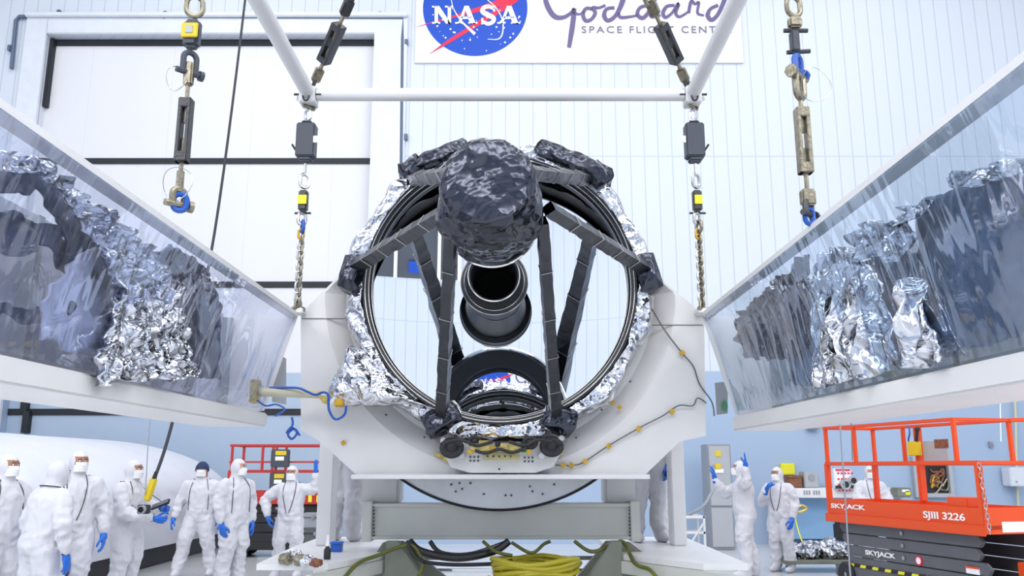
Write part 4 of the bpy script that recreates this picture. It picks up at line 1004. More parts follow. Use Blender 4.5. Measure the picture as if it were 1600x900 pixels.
def hand_mesh(kind):
    if kind in HANDS: return HANDS[kind]
    m = MB()   # right-hand glove: wrist at origin, fingers towards -Z, palm faces +Y (back of hand -Y), thumb towards +X
    m.ball((0, 0, -0.052), (0.041, 0.019, 0.054)); limb(m, [(0, 0, 0.05), (0, 0, 0.01), (0, 0, -0.03)], [0.036, 0.029, 0.033])
    curl = {'relaxed': (0.35, 0.5, 0.4), 'open': (0.05, 0.08, 0.05), 'grip': (0.9, 1.2, 0.7)}[kind]
    for i, (x, L, z0) in enumerate(((0.030, 0.072, -0.092), (0.010, 0.080, -0.098), (-0.011, 0.074, -0.095), (-0.030, 0.058, -0.086))):
        p = Vector((x, 0, z0+0.012)); a = curl[0]*(1+0.12*i)*0.6; pts = [p.copy()]; sp_ = (x/0.03)*(0.13 if kind == 'open' else 0.05)
        for s_, da in ((0.42, curl[0]), (0.32, curl[1]), (0.26, curl[2])):
            pts.append(pts[-1] + Vector((math.sin(sp_), math.sin(a), -math.cos(a)))*L*s_); a += da
        limb(m, pts, [0.0105, 0.0098, 0.0088, 0.0078], n=10)
    th = 0.35 if kind != 'grip' else 0.8
    limb(m, [(0.026, 0.004, -0.030), (0.050, 0.012+0.02*th, -0.058), (0.058, 0.018+0.05*th, -0.088), (0.057-0.02*th, 0.02+0.07*th, -0.108)], [0.0145, 0.0125, 0.0108, 0.009], n=10)
    HANDS[kind] = blob(m, 0.0052); return HANDS[kind]
def person(label, px, Y, H=1.78, heading=0.0, ground=0.0, L=None, R=None, hl='relaxed', hr='relaxed', lean=0.0, headyaw=0.0, headtilt=0.0,
           feet=None, cap=None, skin='skin', lanyard=True, extra=None, strapk=0, girth=1.08, palmL=None, palmR=None, seated=False, armr=1.0, group='people in white cleanroom suits', chin=740):
    """heading 0 faces the camera; pose points are local (x to the figure's own left as seen = +x right in picture when heading 0)"""
    base = P(px, chin, Y); k = H/1.78
    t = thing('person', label, 'person', (base.x, Y, ground), group)
    S = lambda p: Vector(p)*k
    Rz = Matrix.Rotation(heading, 3, 'Z'); ln = math.sin(lean)
    def B(p):          # bend the upper body forward (-y) about the hips
        p = Vector(p)
        if p.z > 0.95:
            d = p - Vector((0, 0, 0.95)); d = Matrix.Rotation(lean, 3, 'X') @ d; p = d + Vector((0, 0, 0.95))
        return p
    Ls = (0.195, 0.0, 1.395); Rs = (-0.195, 0.0, 1.395)
    L = L or [(0.29, 0.02, 1.15), (0.30, -0.06, 0.90)]; R = R or [(-0.29, 0.02, 1.15), (-0.30, -0.06, 0.90)]
    feet = feet or [(0.13, 0.0), (-0.13, 0.0)]
    m = MB(); g = girth
    # torso: stacked ellipses
    prof = [(0.84, 0.155, 0.125, 0.01), (0.92, 0.19, 0.15, 0.01), (1.02, 0.195, 0.15, 0.0), (1.12, 0.19, 0.145, 0.0), (1.24, 0.205, 0.15, 0.005), (1.36, 0.215, 0.145, 0.01), (1.44, 0.17, 0.115, 0.012), (1.50, 0.09, 0.085, 0.01), (1.54, 0.07, 0.075, 0.0)]
    n = 28; vs = []
    for z, rx, ry, oy in prof:
        for q in range(n):
            a = 2*PI*q/n; vs.append(S(B((rx*g*math.cos(a), oy + ry*g*math.sin(a), z))))
    fs = [(i*n+q, i*n+(q+1) % n, (i+1)*n+(q+1) % n, (i+1)*n+q) for i in range(len(prof)-1) for q in range(n)]
    fs += [tuple(range(n-1, -1, -1)), tuple((len(prof)-1)*n+q for q in range(n))]
    m.add(vs, fs)
    # head with hood volume
    HC = Vector(B((0, -0.015, 1.635))); HR = (Matrix.Rotation(headyaw, 3, 'Z') @ Matrix.Rotation(headtilt+lean*0.3, 3, 'X'))
    hh = lambda p: S(HC + HR @ Vector(p))
    hr_ = (0.098, 0.118, 0.132)
    m.ball(S(HC), S(hr_), 24, 16, R=HR)
    m.ball(hh((0, -0.01, -0.06)), S((0.082, 0.098, 0.085)), 20, 12, R=HR)         # jaw under the mask
    limb(m, [S(B((0, 0.01, 1.44))), S(B((0, 0.0, 1.56)))], [0.095*k, 0.088*k])        # hood skirt on the neck
    # arms
    for sh, pts, sg in ((Ls, L, 1), (Rs, R, -1)):
        sh = Vector(B(sh)); el = Vector(pts[0]); wr = Vector(pts[1]); md = (sh+el)/2; mf = (el+wr)/2
        inner = Vector((0.10*sg, 0.0, 1.40)); inner = Vector(B(inner))
        limb(m, [S(inner), S(sh), S(md), S(el)], [0.085*k, 0.090*k*armr, 0.087*k*armr, 0.082*k*armr], flat=1.0)
        limb(m, [S(el), S(mf), S(wr)], [0.082*k*armr, 0.075*k*armr, 0.055*k])
    # legs
    for sg, (fx, fy) in ((1, feet[0]), (-1, feet[1])):
        hp = Vector((0.095*sg, 0.0, 0.90)); an = Vector((fx, fy+0.02, 0.10)); kn = (hp+an)/2 + Vector((0.0, -0.045, 0.06))
        limb(m, [S(hp), S((hp*0.5+kn*0.5)), S(kn)], [0.118*k*g, 0.115*k*g, 0.100*k*g], flat=1.05)
        limb(m, [S(kn), S((kn+an)/2+Vector((0, 0.03, 0))), S(an + Vector((0, 0, 0.05))), S(an)], [0.100*k, 0.098*k, 0.092*k, 0.078*k])
        # boots
        m.ball(S((fx+0.01*sg, fy-0.055, 0.052)), S((0.060, 0.150, 0.056)), 20, 10)
        m.ball(S((fx, fy+0.02, 0.065)), S((0.062, 0.085, 0.07)), 18, 10)
    me = blob(m, 0.0165)
    # folds
    ELS = [S(p) for p in (L[0], R[0])] + [S((0.12, 0, 0.5)), S((-0.12, 0, 0.5)), S((0, 0, 0.93)), S((0.13, 0, 0.16)), S((-0.13, 0, 0.16))]
    sd = hash(label) % 97 if False else sum(map(ord, label)) % 97
    me.update()
    nv = [v.normal.copy() for v in me.vertices]
    for v, nn in zip(me.vertices, nv):
        p = v.co; hd = (p - S(HC)).length
        amp = 0.018*k
        if hd < 0.19*k: amp = 0.003*k
        if p.z < 0.13*k: amp = 0.004*k
        near = min((p-e).length for e in ELS); amp *= 1 + 1.3*max(0, 1-near/0.2)
        q = Vector((p.x*7+sd, p.y*7, p.z*(9 if near < 0.2 else 3.0)))
        q2 = Vector((p.x*9+p.z*6+sd, p.y*9, p.z*7-p.x*8))
        d = (1-2*abs(noise.noise(q)))*0.8 + (1-2*abs(noise.noise(q2)))*0.5 - 0.55
        v.co += nn*amp*d
    # materials: face window
    me.materials.clear()
    for mt_ in ('suit', skin, 'mask'): me.materials.append(M[mt_])
    inv = HR.transposed()
    for f in me.polygons:
        f.use_smooth = True; c = inv @ (f.center/k - HC)
        fi = 0
        if c.y < -0.03 and abs(c.x) < 0.074 and -0.10 < c.z < 0.065 and (c - Vector((0, 0, -0.02))).length < 0.19:
            fi = 1 if c.z > -0.022 else 2
        if cap and c.length < 0.15 and c.y < 0.05 and -0.105 < c.z < 0.06: fi = 1
        f.material_index = fi
    # press the eye window in a little, so that the hood has an edge
    for v in me.vertices:
        c = inv @ (v.co/k - HC)
        if c.y < -0.03 and abs(c.x) < 0.068 and -0.02 < c.z < 0.058: v.co -= HR @ Vector((0, -0.011*k, 0))
    for v in me.vertices: v.co = Rz @ v.co
    me.name = 'body'; o = bpy.data.objects.new('body', me); COL.objects.link(o); o.parent = t; WORLD[o.name] = WORLD[t.name].copy()
    W = Vector((base.x, Y, ground)); G = lambda v: W + Rz @ v
    def addp(name, mb, mt_, **kw): 
        mb.v = [W + Rz @ v for v in mb.v]; return obj(name, mb, M[mt_], t, **kw)
    # eyes, brow, nose ridge
    for sx in (-1, 1):
        e = MB(); e.ball(hh((0.031*sx, -0.098, 0.015)), 0.0105*k, 10, 6); addp('eye', e, 'logowhite')
        e = MB(); e.ball(hh((0.031*sx, -0.1075, 0.015)), 0.0062*k, 8, 5); addp('pupil', e, 'eye')
        e = MB(); e.tube([hh((0.015*sx, -0.108, 0.034)), hh((0.034*sx, -0.106, 0.039)), hh((0.052*sx, -0.095, 0.033))], 0.0042*k, 6); addp('eyebrow', e, 'eye')
    # face mask: pleated shell over nose and mouth with ear loops
    mk = MB()
    def msk(u, v):
        a = (u-0.5)*2.1; z = 0.005 - 0.105*v; r = 0.101 + 0.026*math.exp(-((u-0.5)/0.22)**2)*(1-abs(v-0.35)) + 0.002*math.sin(v*22)
        return hh((math.sin(a)*r*0.86, -0.022 - math.cos(a)*r*0.92, z))
    mk.slab(msk, 18, 12, Rz.transposed() @ Vector((0, 0, 0)) + (HR @ Vector((0, 0.004, 0))))
    addp('face_mask', mk, 'mask')
    if cap:
        c_ = MB()
        def cp(u, v):
            a = 2*PI*u; th = v*1.75; r = Vector((0.108, 0.126, 0.135))
            z = math.cos(th)*r.z; front = max(0, -math.sin(a))
            zz = max(z, 0.028*front - 0.03*(1-front))
            return hh((math.sin(th)*math.cos(a)*r.x, math.sin(th)*math.sin(a)*r.y, zz+0.004))
        c_.grid(cp, 32, 14); addp('bouffant_cap', c_, cap)
    else:
        e = MB(); pts = []
        for q in range(21):
            a = 2*PI*q/20; pts.append(hh((0.070*math.cos(a), -0.092 + 0.05*abs(math.cos(a))**2.2, 0.020 + 0.045*math.sin(a))))
        e.tube(pts[:-1], 0.006*k, 6, closed=True); addp('hood_edge', e, 'suit')
    # gloves
    for side, pts, kind, pn in (('L', L, hl, palmL), ('R', R, hr, palmR)):
        el = S(pts[0]); wr = S(pts[1]); d = (wr-el).normalized()
        if len(pts) > 2: d = Vector(pts[2]).normalized()
        palm = Vector(pn) if pn else Vector((-1 if side == 'L' else 1, 0.3, 0))
        z = -d; y = (palm - z*palm.dot(z)).normalized(); x = y.cross(z)
        me_ = hand_mesh(kind); src = me_; hm = src.copy(); 
        thumb_dir = x; flip = 1 if side == 'R' else -1
        mt3 = Matrix((x*flip, y, z)).transposed()
        for v in hm.vertices: v.co = Rz @ ((wr + d*0.035*k) + mt3 @ (v.co*k*1.25))
        if (Rz @ mt3).determinant() < 0: hm.flip_normals()
        hm.materials.clear(); hm.materials.append(M['glove']); hm.name = 'glove'
        for f in hm.polygons: f.use_smooth = True
        go = bpy.data.objects.new('glove', hm); COL.objects.link(go); go.parent = t; WORLD[go.name] = WORLD[t.name].copy()
        e = MB(); e.tube([wr - d*0.0*k, wr + d*0.02*k], 0.040*k, 14); addp('wrist_strap', e, 'strap')
    # lanyard cords laid on the chest
    if lanyard:
        vv = [v.co.copy() for v in me.vertices]; bv = BVHTree.FromPolygons(vv, [tuple(f.vertices) for f in me.polygons])
        sides = [(-1, 1)] if False else (-1, 1)
        for sg in sides:
            path = [(0.085*sg, 1.50), (0.10*sg, 1.40), (0.085*sg, 1.25), (0.055*sg, 1.12), (0.02*sg, 1.02)] if strapk == 0 else [(0.09*sg, 1.50), (0.13*sg, 1.38), (0.15*sg, 1.2), (0.15*sg, 1.02)]
            pts = []
            for x_, z_ in path:
                q = S(B((x_, 0, z_))); dirn = Rz @ Vector((0, 1, 0)); o_ = Rz @ Vector((q.x, -0.7, q.z))
                hit = bv.ray_cast(o_, dirn)
                if hit[0] is not None: pts.append(hit[0] - dirn*0.007)
            if len(pts) > 2:
                mm_ = MB(); mm_.tube([W + p for p in crv(pts, 5)], 0.006, 6); obj('lanyard', mm_, M['strap'], t)
        pts = []
        for q in range(9):       # round the back of the neck
            a = PI*q/8; p = S(B((0.13*math.cos(a), 0.13*math.sin(a)*0.9+0.01, 1.495))); pts.append(W + Rz @ p)
        mm_ = MB(); mm_.tube(pts, 0.007, 6); obj('collar_strap', mm_, M['strap'], t)
    return t
# --- left group
RT = PI/2
person('person in white suit cut off by the left edge, dark strap at collar', 10, 9.6, 1.86, 1.15, L=[(0.27,-0.02,1.15),(0.24,-0.20,0.98)], headyaw=0.15, hl='relaxed', strapk=1)
person('person in white suit seen from behind, bending slightly forward', 74, 9.0, 1.79, PI-0.5, L=[(-0.0+0.30,-0.05,1.12),(0.29,-0.16,0.88)], R=[(-0.31,-0.02,1.12),(-0.31,-0.08,0.86)], lean=0.16, girth=1.12)
person('tall person in white suit behind the stooping one, eyes showing, arm hanging', 121, 10.4, 1.91, 0.55, L=[(0.31,0.03,1.15),(0.32,-0.02,0.89)], R=[(-0.27,-0.02,1.12),(-0.20,-0.16,0.90)], headyaw=0.35, skin='skin', strapk=0)
person('person in white suit seen side on beside the yellow pendant, holding a dark device', 207, 11.2, 1.81, 1.35, L=[(0.24,-0.12,1.18),(0.12,-0.38,1.16)], R=[(-0.24,-0.10,1.12),(-0.12,-0.40,1.06)], hl='grip', hr='grip', headyaw=0.0, palmL=(-1,0,0.2), palmR=(1,0,0.2), girth=1.1, strapk=1)
person('person in navy cap and white mask standing with feet apart', 316, 14.2, 1.80, 0.12, L=[(0.30,0.02,1.16),(0.34,-0.06,0.93)], R=[(-0.31,0.02,1.15),(-0.36,-0.06,0.93)], feet=[(0.21,0.05),(-0.26,-0.1)], cap='navy', strapk=1, skin='skin')
person('person in white suit standing side on in front of the red lift', 371, 12.9, 1.84, 0.95, L=[(0.27,0.02,1.15),(0.25,-0.06,0.90)], R=[(-0.27,0.02,1.15),(-0.25,-0.04,0.90)], headyaw=0.35, strapk=1, skin='skin2')
person('person in white suit with one hand on hip and the other arm raised', 457, 14.0, 1.74, -0.05, L=[(0.40,-0.02,1.38),(0.41,-0.08,1.62),(0.0,-0.1,1.0)], R=[(-0.44,0.02,1.22),(-0.34,-0.10,0.98),(0.3,-0.3,-0.8)], hl='open', hr='relaxed', feet=[(0.14,0.05),(-0.18,-0.05)], strapk=0, girth=1.08)
# --- on the deck behind the cradle
person('person in white suit on the left deck, upper body hidden by the cradle', 541, 9.45, 1.76, PI-0.25, ground=0.93, lean=0.08, lanyard=False, feet=[(0.12,0.0),(-0.12,0.03)], L=[(0.28,-0.15,1.2),(0.20,-0.35,1.2)], R=[(-0.30,-0.12,1.2),(-0.2,-0.35,1.22)])
person('person in white suit standing on right deck with one blue glove hanging', 1011, 9.35, 1.76, 0.15, ground=0.93, lanyard=False, feet=[(0.13,0.0),(-0.13,0.0)], L=[(0.245,0.0,1.10),(0.205,-0.10,0.84)], R=[(-0.28,0.0,1.2),(-0.2,-0.25,1.2)])
# --- right group
person('person in white suit on the right raising both blue gloved hands', 1160, 14.1, 1.82, -1.75, R=[(-0.30,-0.26,1.24),(-0.20,-0.42,1.46),(0.0,-0.1,1.0)], L=[(0.38,0.02,1.42),(0.42,0.02,1.64),(0.0,0.0,1.0)], hl='open', hr='relaxed', lean=0.03, headtilt=-0.12, girth=1.12, palmR=(0,-1,0), palmL=(0,-1,0), feet=[(0.14,-0.05),(-0.12,0.1)], lanyard=False)
person('shorter person in white suit, one gloved hand raised to the chest', 1215, 14.8, 1.72, -0.75, R=[(-0.27,-0.10,1.16),(-0.10,-0.28,1.34),(0.4,0.0,1.0)], L=[(0.28,0.0,1.15),(0.27,-0.1,0.92)], hr='grip', headyaw=-0.2, strapk=0)
person('person in white suit half hidden behind the orange lift platform', 1358, 16.2, 1.74, 0.0, L=[(0.30,-0.05,1.16),(0.16,-0.32,1.10)], R=[(-0.30,-0.05,1.16),(-0.16,-0.32,1.10)], skin='skin2', strapk=0, girth=1.1)
# things held or carried
p = P(251, 789, 11.0); dv = thing('tablet', 'dark handheld device held out by the person beside the pendant', 'tablet', p-Vector((0,0,0.02)))
obj('case', MB().bar(p+Vector((-0.11,0,-0.035)), p+Vector((0.11,0,0.045)), 0.10, 0.022, (0,-0.6,1)), M['black'], dv, bevel=0.006)
obj('screen', MB().bar(p+Vector((-0.095,-0.008,-0.018)), p+Vector((0.095,-0.008,0.06)), 0.085, 0.004, (0,-0.6,1)), M['glass'], dv)
p = P(223, 796, 10.75); cm = thing('handheld_camera', 'round grey camera hanging at the waist of the person beside the pendant', 'camera', p-Vector((0,0,0.06)))
obj('camera_body', MB().box((p.x-0.075, p.y, p.z-0.055), (p.x+0.075, p.y+0.07, p.z+0.055)), M['darkmetal'], cm, bevel=0.012)
obj('lens', MB().cyl((p.x, p.y-0.06, p.z), (p.x, p.y+0.01, p.z), 0.048, 0.05, 20), M['cabinet'], cm)
obj('lens_glass', MB().cyl((p.x, p.y-0.063, p.z), (p.x, p.y-0.058, p.z), 0.035, n=20), M['void'], cm)

# ============================================================ scissor lifts
def scissor_lift(label, L, Wd, zdeck, paint, loc, rot, texts=True, grp=None, variant='big'):
    t = thing('scissor_lift', label, 'scissor lift', (0, 0, 0), grp)
    z0 = zdeck; zt_ = z0+0.30 if variant == 'big' else z0+0.22
    q = lambda nm, mb, mt_, par=t, **k: obj(nm, mb, M[mt_] if isinstance(mt_, str) else mt_, par, **k)
    # deck box
    m = MB(); m.box((0, 0, z0), (L, 0.02, zt_)).box((0, Wd-0.02, z0), (L, Wd, zt_)).box((0, 0, z0), (0.02, Wd, zt_)).box((L-0.02, 0, z0), (L, Wd, zt_)).box((0, 0, z0+0.05), (L, Wd, z0+0.10))
    dk = q('platform_deck', m, paint, smooth=False)
    q('lower_ledge', MB().box((-0.02, -0.035, z0-0.02), (L+0.02, 0.0, z0+0.10)), paint, dk, bevel=0.005)
    mid = z0+0.82 if variant == 'big' else z0+0.60; top = z0+1.35 if variant == 'big' else z0+1.10
    # heavy corner posts and rails
    for x in (0.03, L-0.03):
        for y in (0.03, Wd-0.03): q('corner_post', MB().bar((x, y, z0), (x, y, mid), 0.07, 0.07, (1,0,0)), paint, bevel=0.006)
    for y in (0.03, Wd-0.03): q('mid_rail', MB().bar((0, y, mid), (L, y, mid), 0.05, 0.055), paint, bevel=0.008)
    for x in (0.03, L-0.03): q('end_rail', MB().bar((x, 0, mid), (x, Wd, mid), 0.05, 0.05), paint, bevel=0.008)
    ups = (0.05, 0.72, L-0.35) if variant == 'big' else (0.05, 0.65, 0.92, L-0.05)
    for y in (0.03, Wd-0.03):
        for x in ups: q('upper_post', MB().bar((x, y, mid), (x, y, top), 0.055, 0.045, (1,0,0)), paint, bevel=0.006)
        q('top_rail', MB().bar((0.0, y, top), ((L-0.33) if variant == 'big' else L, y, top), 0.05, 0.045), paint, bevel=0.008)
    for x in (0.05, ups[-1]): q('end_rail', MB().bar((x, 0.0, top), (x, Wd, top), 0.05, 0.045), paint, bevel=0.008)
    if variant == 'big':
        q('extension_rail', MB().bar((L, Wd-0.03, mid), (L+1.0, Wd+0.6, mid), 0.05, 0.05), paint, bevel=0.008)
        q('extension_rail', MB().bar((L-0.33, Wd-0.03, top), (L+0.9, Wd+0.9, top), 0.05, 0.05), paint, bevel=0.008)
        q('deck_extension', MB().box((L-0.5, Wd, z0), (L, Wd+0.9, zt_-0.05)), paint, smooth=False)
    # folded scissor arms: stacked plates
    zz = z0-0.02; hgt = (zz-0.28)/4
    for k in range(4):
        a = zz-(k+1)*hgt+0.012; b = zz-k*hgt
        x0 = 0.18+0.05*k; x1 = L-0.12-0.04*k+(0.16 if k > 1 else 0)
        m = MB(); m.prism([(x0+0.06, 0.07, a), (x1-0.06, 0.07, a), (x1, 0.07, (a+b)/2), (x1-0.08, 0.07, b), (x0+0.0, 0.07, b), (x0-0.02, 0.07, (a+b)/2)], (0, 0.05, 0))
        q('scissor_arm', m, 'liftgrey' if variant == 'big' else 'black', bevel=0.006)
        m = MB(); m.prism([(x0+0.06, Wd-0.12, a), (x1-0.06, Wd-0.12, a), (x1, Wd-0.12, (a+b)/2), (x1-0.08, Wd-0.12, b), (x0, Wd-0.12, b)], (0, 0.05, 0))
        q('scissor_arm', m, 'liftgrey' if variant == 'big' else 'black', bevel=0.006)
        if k < 3: q('pivot_bolt', MB().cyl((L*0.5, 0.05, (a+b)/2), (L*0.5, 0.08, (a+b)/2), 0.028, n=12), 'steel')
    m = MB(); m.box((0.02, 0.05, 0.14), (L-0.02, Wd-0.05, 0.30)); q('chassis', m, 'liftgrey' if variant == 'big' else 'black', bevel=0.01)
    for x in (0.3, L-0.3):
        for y in (0.0, Wd-0.12):
            w_ = q('wheel', MB().lathe([(0.04, 0), (0.16, 0.0), (0.18, 0.02), (0.18, 0.10), (0.16, 0.12), (0.04, 0.12)], 28, (x, y, 0.18), 'Y', closed=True), 'black')
            q('hub', MB().cyl((x, y+0.01, 0.18), (x, y+0.11, 0.18), 0.06, n=14), 'steel', w_)
    if variant == 'big':
        for k in range(9):
            m = MB(); x = 0.32+k*0.26; m.prism([(x, 0.055, 0.305), (x+0.12, 0.055, 0.305), (x+0.14, 0.055, 0.345), (x+0.02, 0.055, 0.345)], (0, 0.02, 0)); q('hazard_stripe', m, 'lemon', smooth=False)
        q('hazard_band', MB().box((0.28, 0.06, 0.30), (L-0.2, 0.075, 0.35)), 'black', smooth=False)
        q('brand_lettering', put_text('SKYJACK', (0.10, -0.004, zt_-0.14), (0.78, 0, 0), (0, 0, 0.085), 0.004, 0.03), 'logowhite', dk, smooth=False)
        q('model_lettering', put_text('SJIII 3226', (L-0.98, -0.004, zt_-0.19), (0.70, 0, 0), (0, 0, 0.115), 0.004, 0.02), 'logowhite', dk, smooth=False)
        q('brand_lettering', put_text('SKYJACK', (0.72, 0.062, zz-2.75*hgt), (0.62, 0, 0), (0, 0, 0.085), 0.004, 0.03), 'logowhite', smooth=False)
        q('warning_disc', MB().cyl((L*0.5+0.28, 0.055, zz-2.5*hgt), (L*0.5+0.28, 0.07, zz-2.5*hgt), 0.06, n=20), 'logored')
        q('warning_disc', MB().cyl((L*0.5+0.28, 0.052, zz-2.5*hgt), (L*0.5+0.28, 0.07, zz-2.5*hgt), 0.042, n=20), 'logowhite')
        q('label_plate', MB().box((L-0.42, 0.055, zz-2.9*hgt), (L-0.22, 0.07, zz-2.35*hgt)), 'logowhite', smooth=False)
        q('label_plate', MB().box((L-0.42, 0.050, zz-2.5*hgt), (L-0.22, 0.07, zz-2.35*hgt)), 'orange', smooth=False)
        q('label_plate', MB().box((L-0.006, 0.25, z0+0.02), (L+0.004, 0.75, z0+0.14)), 'logowhite', smooth=False)
        q('battery_box', MB().box((L-0.62, 0.05, zt_-0.01), (L-0.28, 0.35, zt_+0.11)), 'orange', bevel=0.01)
        q('hydraulic_pack', MB().box((-0.28, 0.25, 0.62), (0.16, 0.75, 0.88)), 'black', bevel=0.03)
        q('entry_step', MB().box((L+0.05, 0.35, 0.2), (L+0.25, 0.9, 0.62)), 'orange', bevel=0.01)
        # control stand hung on the rail
        cb = q('control_post', MB().bar((1.02, Wd-0.03, zt_), (1.02, Wd-0.03, top), 0.11, 0.06, (1,0,0)), paint, bevel=0.008)
        q('control_box', MB().box((0.98, Wd-0.2, top-0.42), (1.12, Wd-0.06, top-0.22)), 'yellow', cb, bevel=0.01)
        q('joystick', MB().cyl((1.1, Wd-0.13, top-0.22), (1.14, Wd-0.13, top-0.06), 0.025, n=10).ball((1.14, Wd-0.13, top-0.05), 0.04, 10, 6), 'black', cb)
        q('cable_bunch', MB().tube(crv([(0.94, Wd-0.1, top), (0.97, Wd-0.12, top-0.1), (0.93, Wd-0.12, top-0.2), (0.98, Wd-0.12, top-0.3)], 6), 0.012, 6), 'bluecable', cb)
        mp = q('manual_panel', MB().box((1.13, Wd-0.05, top-0.50), (1.58, Wd-0.02, top-0.22)), 'panelgrey', cb, bevel=0.004)
        q('panel_label', MB().box((1.36, Wd-0.056, top-0.32), (1.62, Wd-0.049, top-0.20)), 'brown', mp, smooth=False)
        for k in range(14):
            x = L-0.06+0.006*k; z = mid-0.03-0.058*k
            if k % 1 == 0: q('chain_link', link_mb((L+0.02+0.004*k, 0.0, z), (0, 0, -1), 0.06, 0.032, 0.006, k*PI/2), 'steel')
    else:
        for x, z, w_, h_ in ((0.84, top-0.42, 0.36, 0.34), (0.84, top-0.86, 0.34, 0.34)):
            b = q('control_box', MB().box((x, -0.08, z), (x+w_, 0.0, z+h_)), 'loadcell', bevel=0.015)
            q('box_label', MB().box((x+0.09, -0.086, z+h_*0.68), (x+w_-0.06, -0.08, z+h_*0.92)), 'yellow', b, smooth=False)
            q('box_label', MB().box((x+0.09, -0.086, z+h_*0.38), (x+w_-0.1, -0.08, z+h_*0.6)), 'logowhite', b, smooth=False)
        q('lower_rail', MB().bar((0, 0.03, mid+0.18), (L, 0.03, mid+0.18), 0.035, 0.035), paint, bevel=0.006)
        for x in (1.6, 1.76): q('box_label', MB().box((x, -0.045, zt_-0.20), (x+0.07, -0.037, zt_-0.07)), 'lemon', smooth=False)
    t.location = loc; t.rotation_euler = (0, 0, rot); WORLD[t.name] = Vector(loc)
    return t
scissor_lift('orange scissor lift with grey folded arms and white lettering at the right', 3.0, 0.9, 0.93, 'orange', (4.74, 13.2, 0), math.atan2(-2.9, 0.78))
scissor_lift('red scissor lift with black control boxes standing in the left background', 1.95, 0.8, 1.02, 'red', (P(352, 800, 17).x, 17.0, 0), 0, variant='small')

# ============================================================ background objects
# long load under a white tarpaulin, on a black skirt
tp = thing('covered_load', 'long low load under a smooth white tarpaulin with dark skirt, behind the left group', 'covered load', (-9.2, 15, 0))
def tarp(u, v):
    y = 10.6 + 8.6*v
    pts = [(-6.25, 0.32), (-6.15, 0.7), (-6.1, 1.1), (-6.25, 1.5), (-6.75, 1.86), (-7.5, 2.10), (-8.6, 2.26), (-10.2, 2.34), (-12.0, 2.2), (-13.2, 1.6), (-13.3, 0.32)]
    t = u*(len(pts)-1); k = min(int(t), len(pts)-2); f = t-k
    g = lambda i: Vector((pts[max(0, min(len(pts)-1, i))][0], 0, pts[max(0, min(len(pts)-1, i))][1]))
    p0, p1, p2, p3 = g(k-1), g(k), g(k+1), g(k+2)
    p = 0.5*((2*p1)+(p2-p0)*f+(2*p0-5*p1+4*p2-p3)*f*f+(3*p1-p0-3*p2+p3)*f**3)
    e = min(1, v*10, (1-v)*10); p.z = 0.32+(p.z-0.32)*(0.86+0.14*math.sin(e*PI/2)); p.y = y
    lo = max(0, 1-abs(p.z-0.9)/0.7)
    d = 0.05*noise.noise(Vector((y*0.6, p.x*0.5, p.z))) + lo*0.07*abs(noise.noise(Vector((y*1.2+p.z*1.5, 3, p.z*2.6))))
    return p + Vector((d, 0, d*0.4))
m = MB(); m.grid(tarp, 110, 150)
bm_v = len(m.v); W_ = 111
m.f.append(tuple(range(0, W_))); m.m.append(0); m.f.append(tuple(150*W_+i for i in range(W_-1, -1, -1))); m.m.append(0)
obj('tarpaulin', m, M['tarp'], tp, ang=60)
obj('base_skirt', MB().box((-13.2, 10.7, 0.0), (-6.3, 19.1, 0.34)), M['black'], tp, bevel=0.02)
# grey cabinet with yellow labels
a = P(1104, 694, 18.6); b = P(1146, 790, 18.6)
cb = thing('electrical_cabinet', 'tall grey electrical cabinet with two small yellow labels by the blue wall', 'cabinet', (a.x+0.3, 18.8, 0))
obj('cabinet_body', MB().box((a.x, 18.6, 0), (b.x, 19.2, a.z)), M['cabinet'], cb, bevel=0.015)
obj('door', MB().box((a.x+0.03, 18.57, 0.9), (b.x-0.03, 18.6, a.z-0.04)), M['panelgrey'], cb, bevel=0.008)
obj('door', MB().box((a.x+0.03, 18.57, 0.06), (b.x-0.03, 18.6, 0.86)), M['panelgrey'], cb, bevel=0.008)
for y in (708, 728):
    p = P(1122, y, 18.55); obj('yellow_label', MB().box((p.x-0.06, 18.555, p.z-0.07), (p.x+0.06, 18.572, p.z+0.05)), M['yellow'], cb, smooth=False)
p = P(1124, 735, 18.55); obj('white_label', MB().box((p.x-0.09, 18.555, p.z-0.05), (p.x+0.09, 18.572, p.z+0.03)), M['logowhite'], cb, smooth=False)
obj('handle', MB().cyl((a.x+0.1, 18.53, 1.5), (a.x+0.1, 18.53, 1.75), 0.014, n=8), M['steel'], cb)
# white stair/hand rail rack left of the cabinet
a = P(1052, 806, 16.5); b = P(1104, 856, 16.5)
st = thing('work_stand', 'low white work stand with rails between the cradle and the grey cabinet', 'work stand', (a.x+0.3, 16.7, 0))
for z in (a.z, (a.z*0.6+b.z*0.4)-0.05, b.z+0.03):
    obj('shelf', MB().box((a.x, 16.5, z-0.05), (b.x, 17.1, z)), M['white'], st, bevel=0.006)
for x in (a.x+0.02, b.x-0.02):
    for y in (16.52, 17.08): obj('leg', MB().box((x-0.02, y-0.02, 0), (x+0.02, y+0.02, a.z)), M['white'], st)
obj('brace', MB().bar((a.x+0.25, 16.5, b.z), (b.x-0.03, 16.5, a.z-0.12), 0.03, 0.03), M['white'], st)
def loose(name, pxs, Y, r, mt_, lab, cat):
    o = obj(name, MB().tube(crv([P(x, y, Y+dy) for x, y, dy in pxs], 8), r, 7), M[mt_]); recentre(o); tag(o, lab, cat); return o
loose('cable', [(1060, 800, 0), (1075, 804, 0.1), (1088, 798, 0), (1100, 790, 0.2), (1112, 770, 0.4), (1122, 752, 0.6)], 16.55, 0.03, 'cabinet', 'grey cable lying on the white work stand and rising to the cabinet', 'cable')
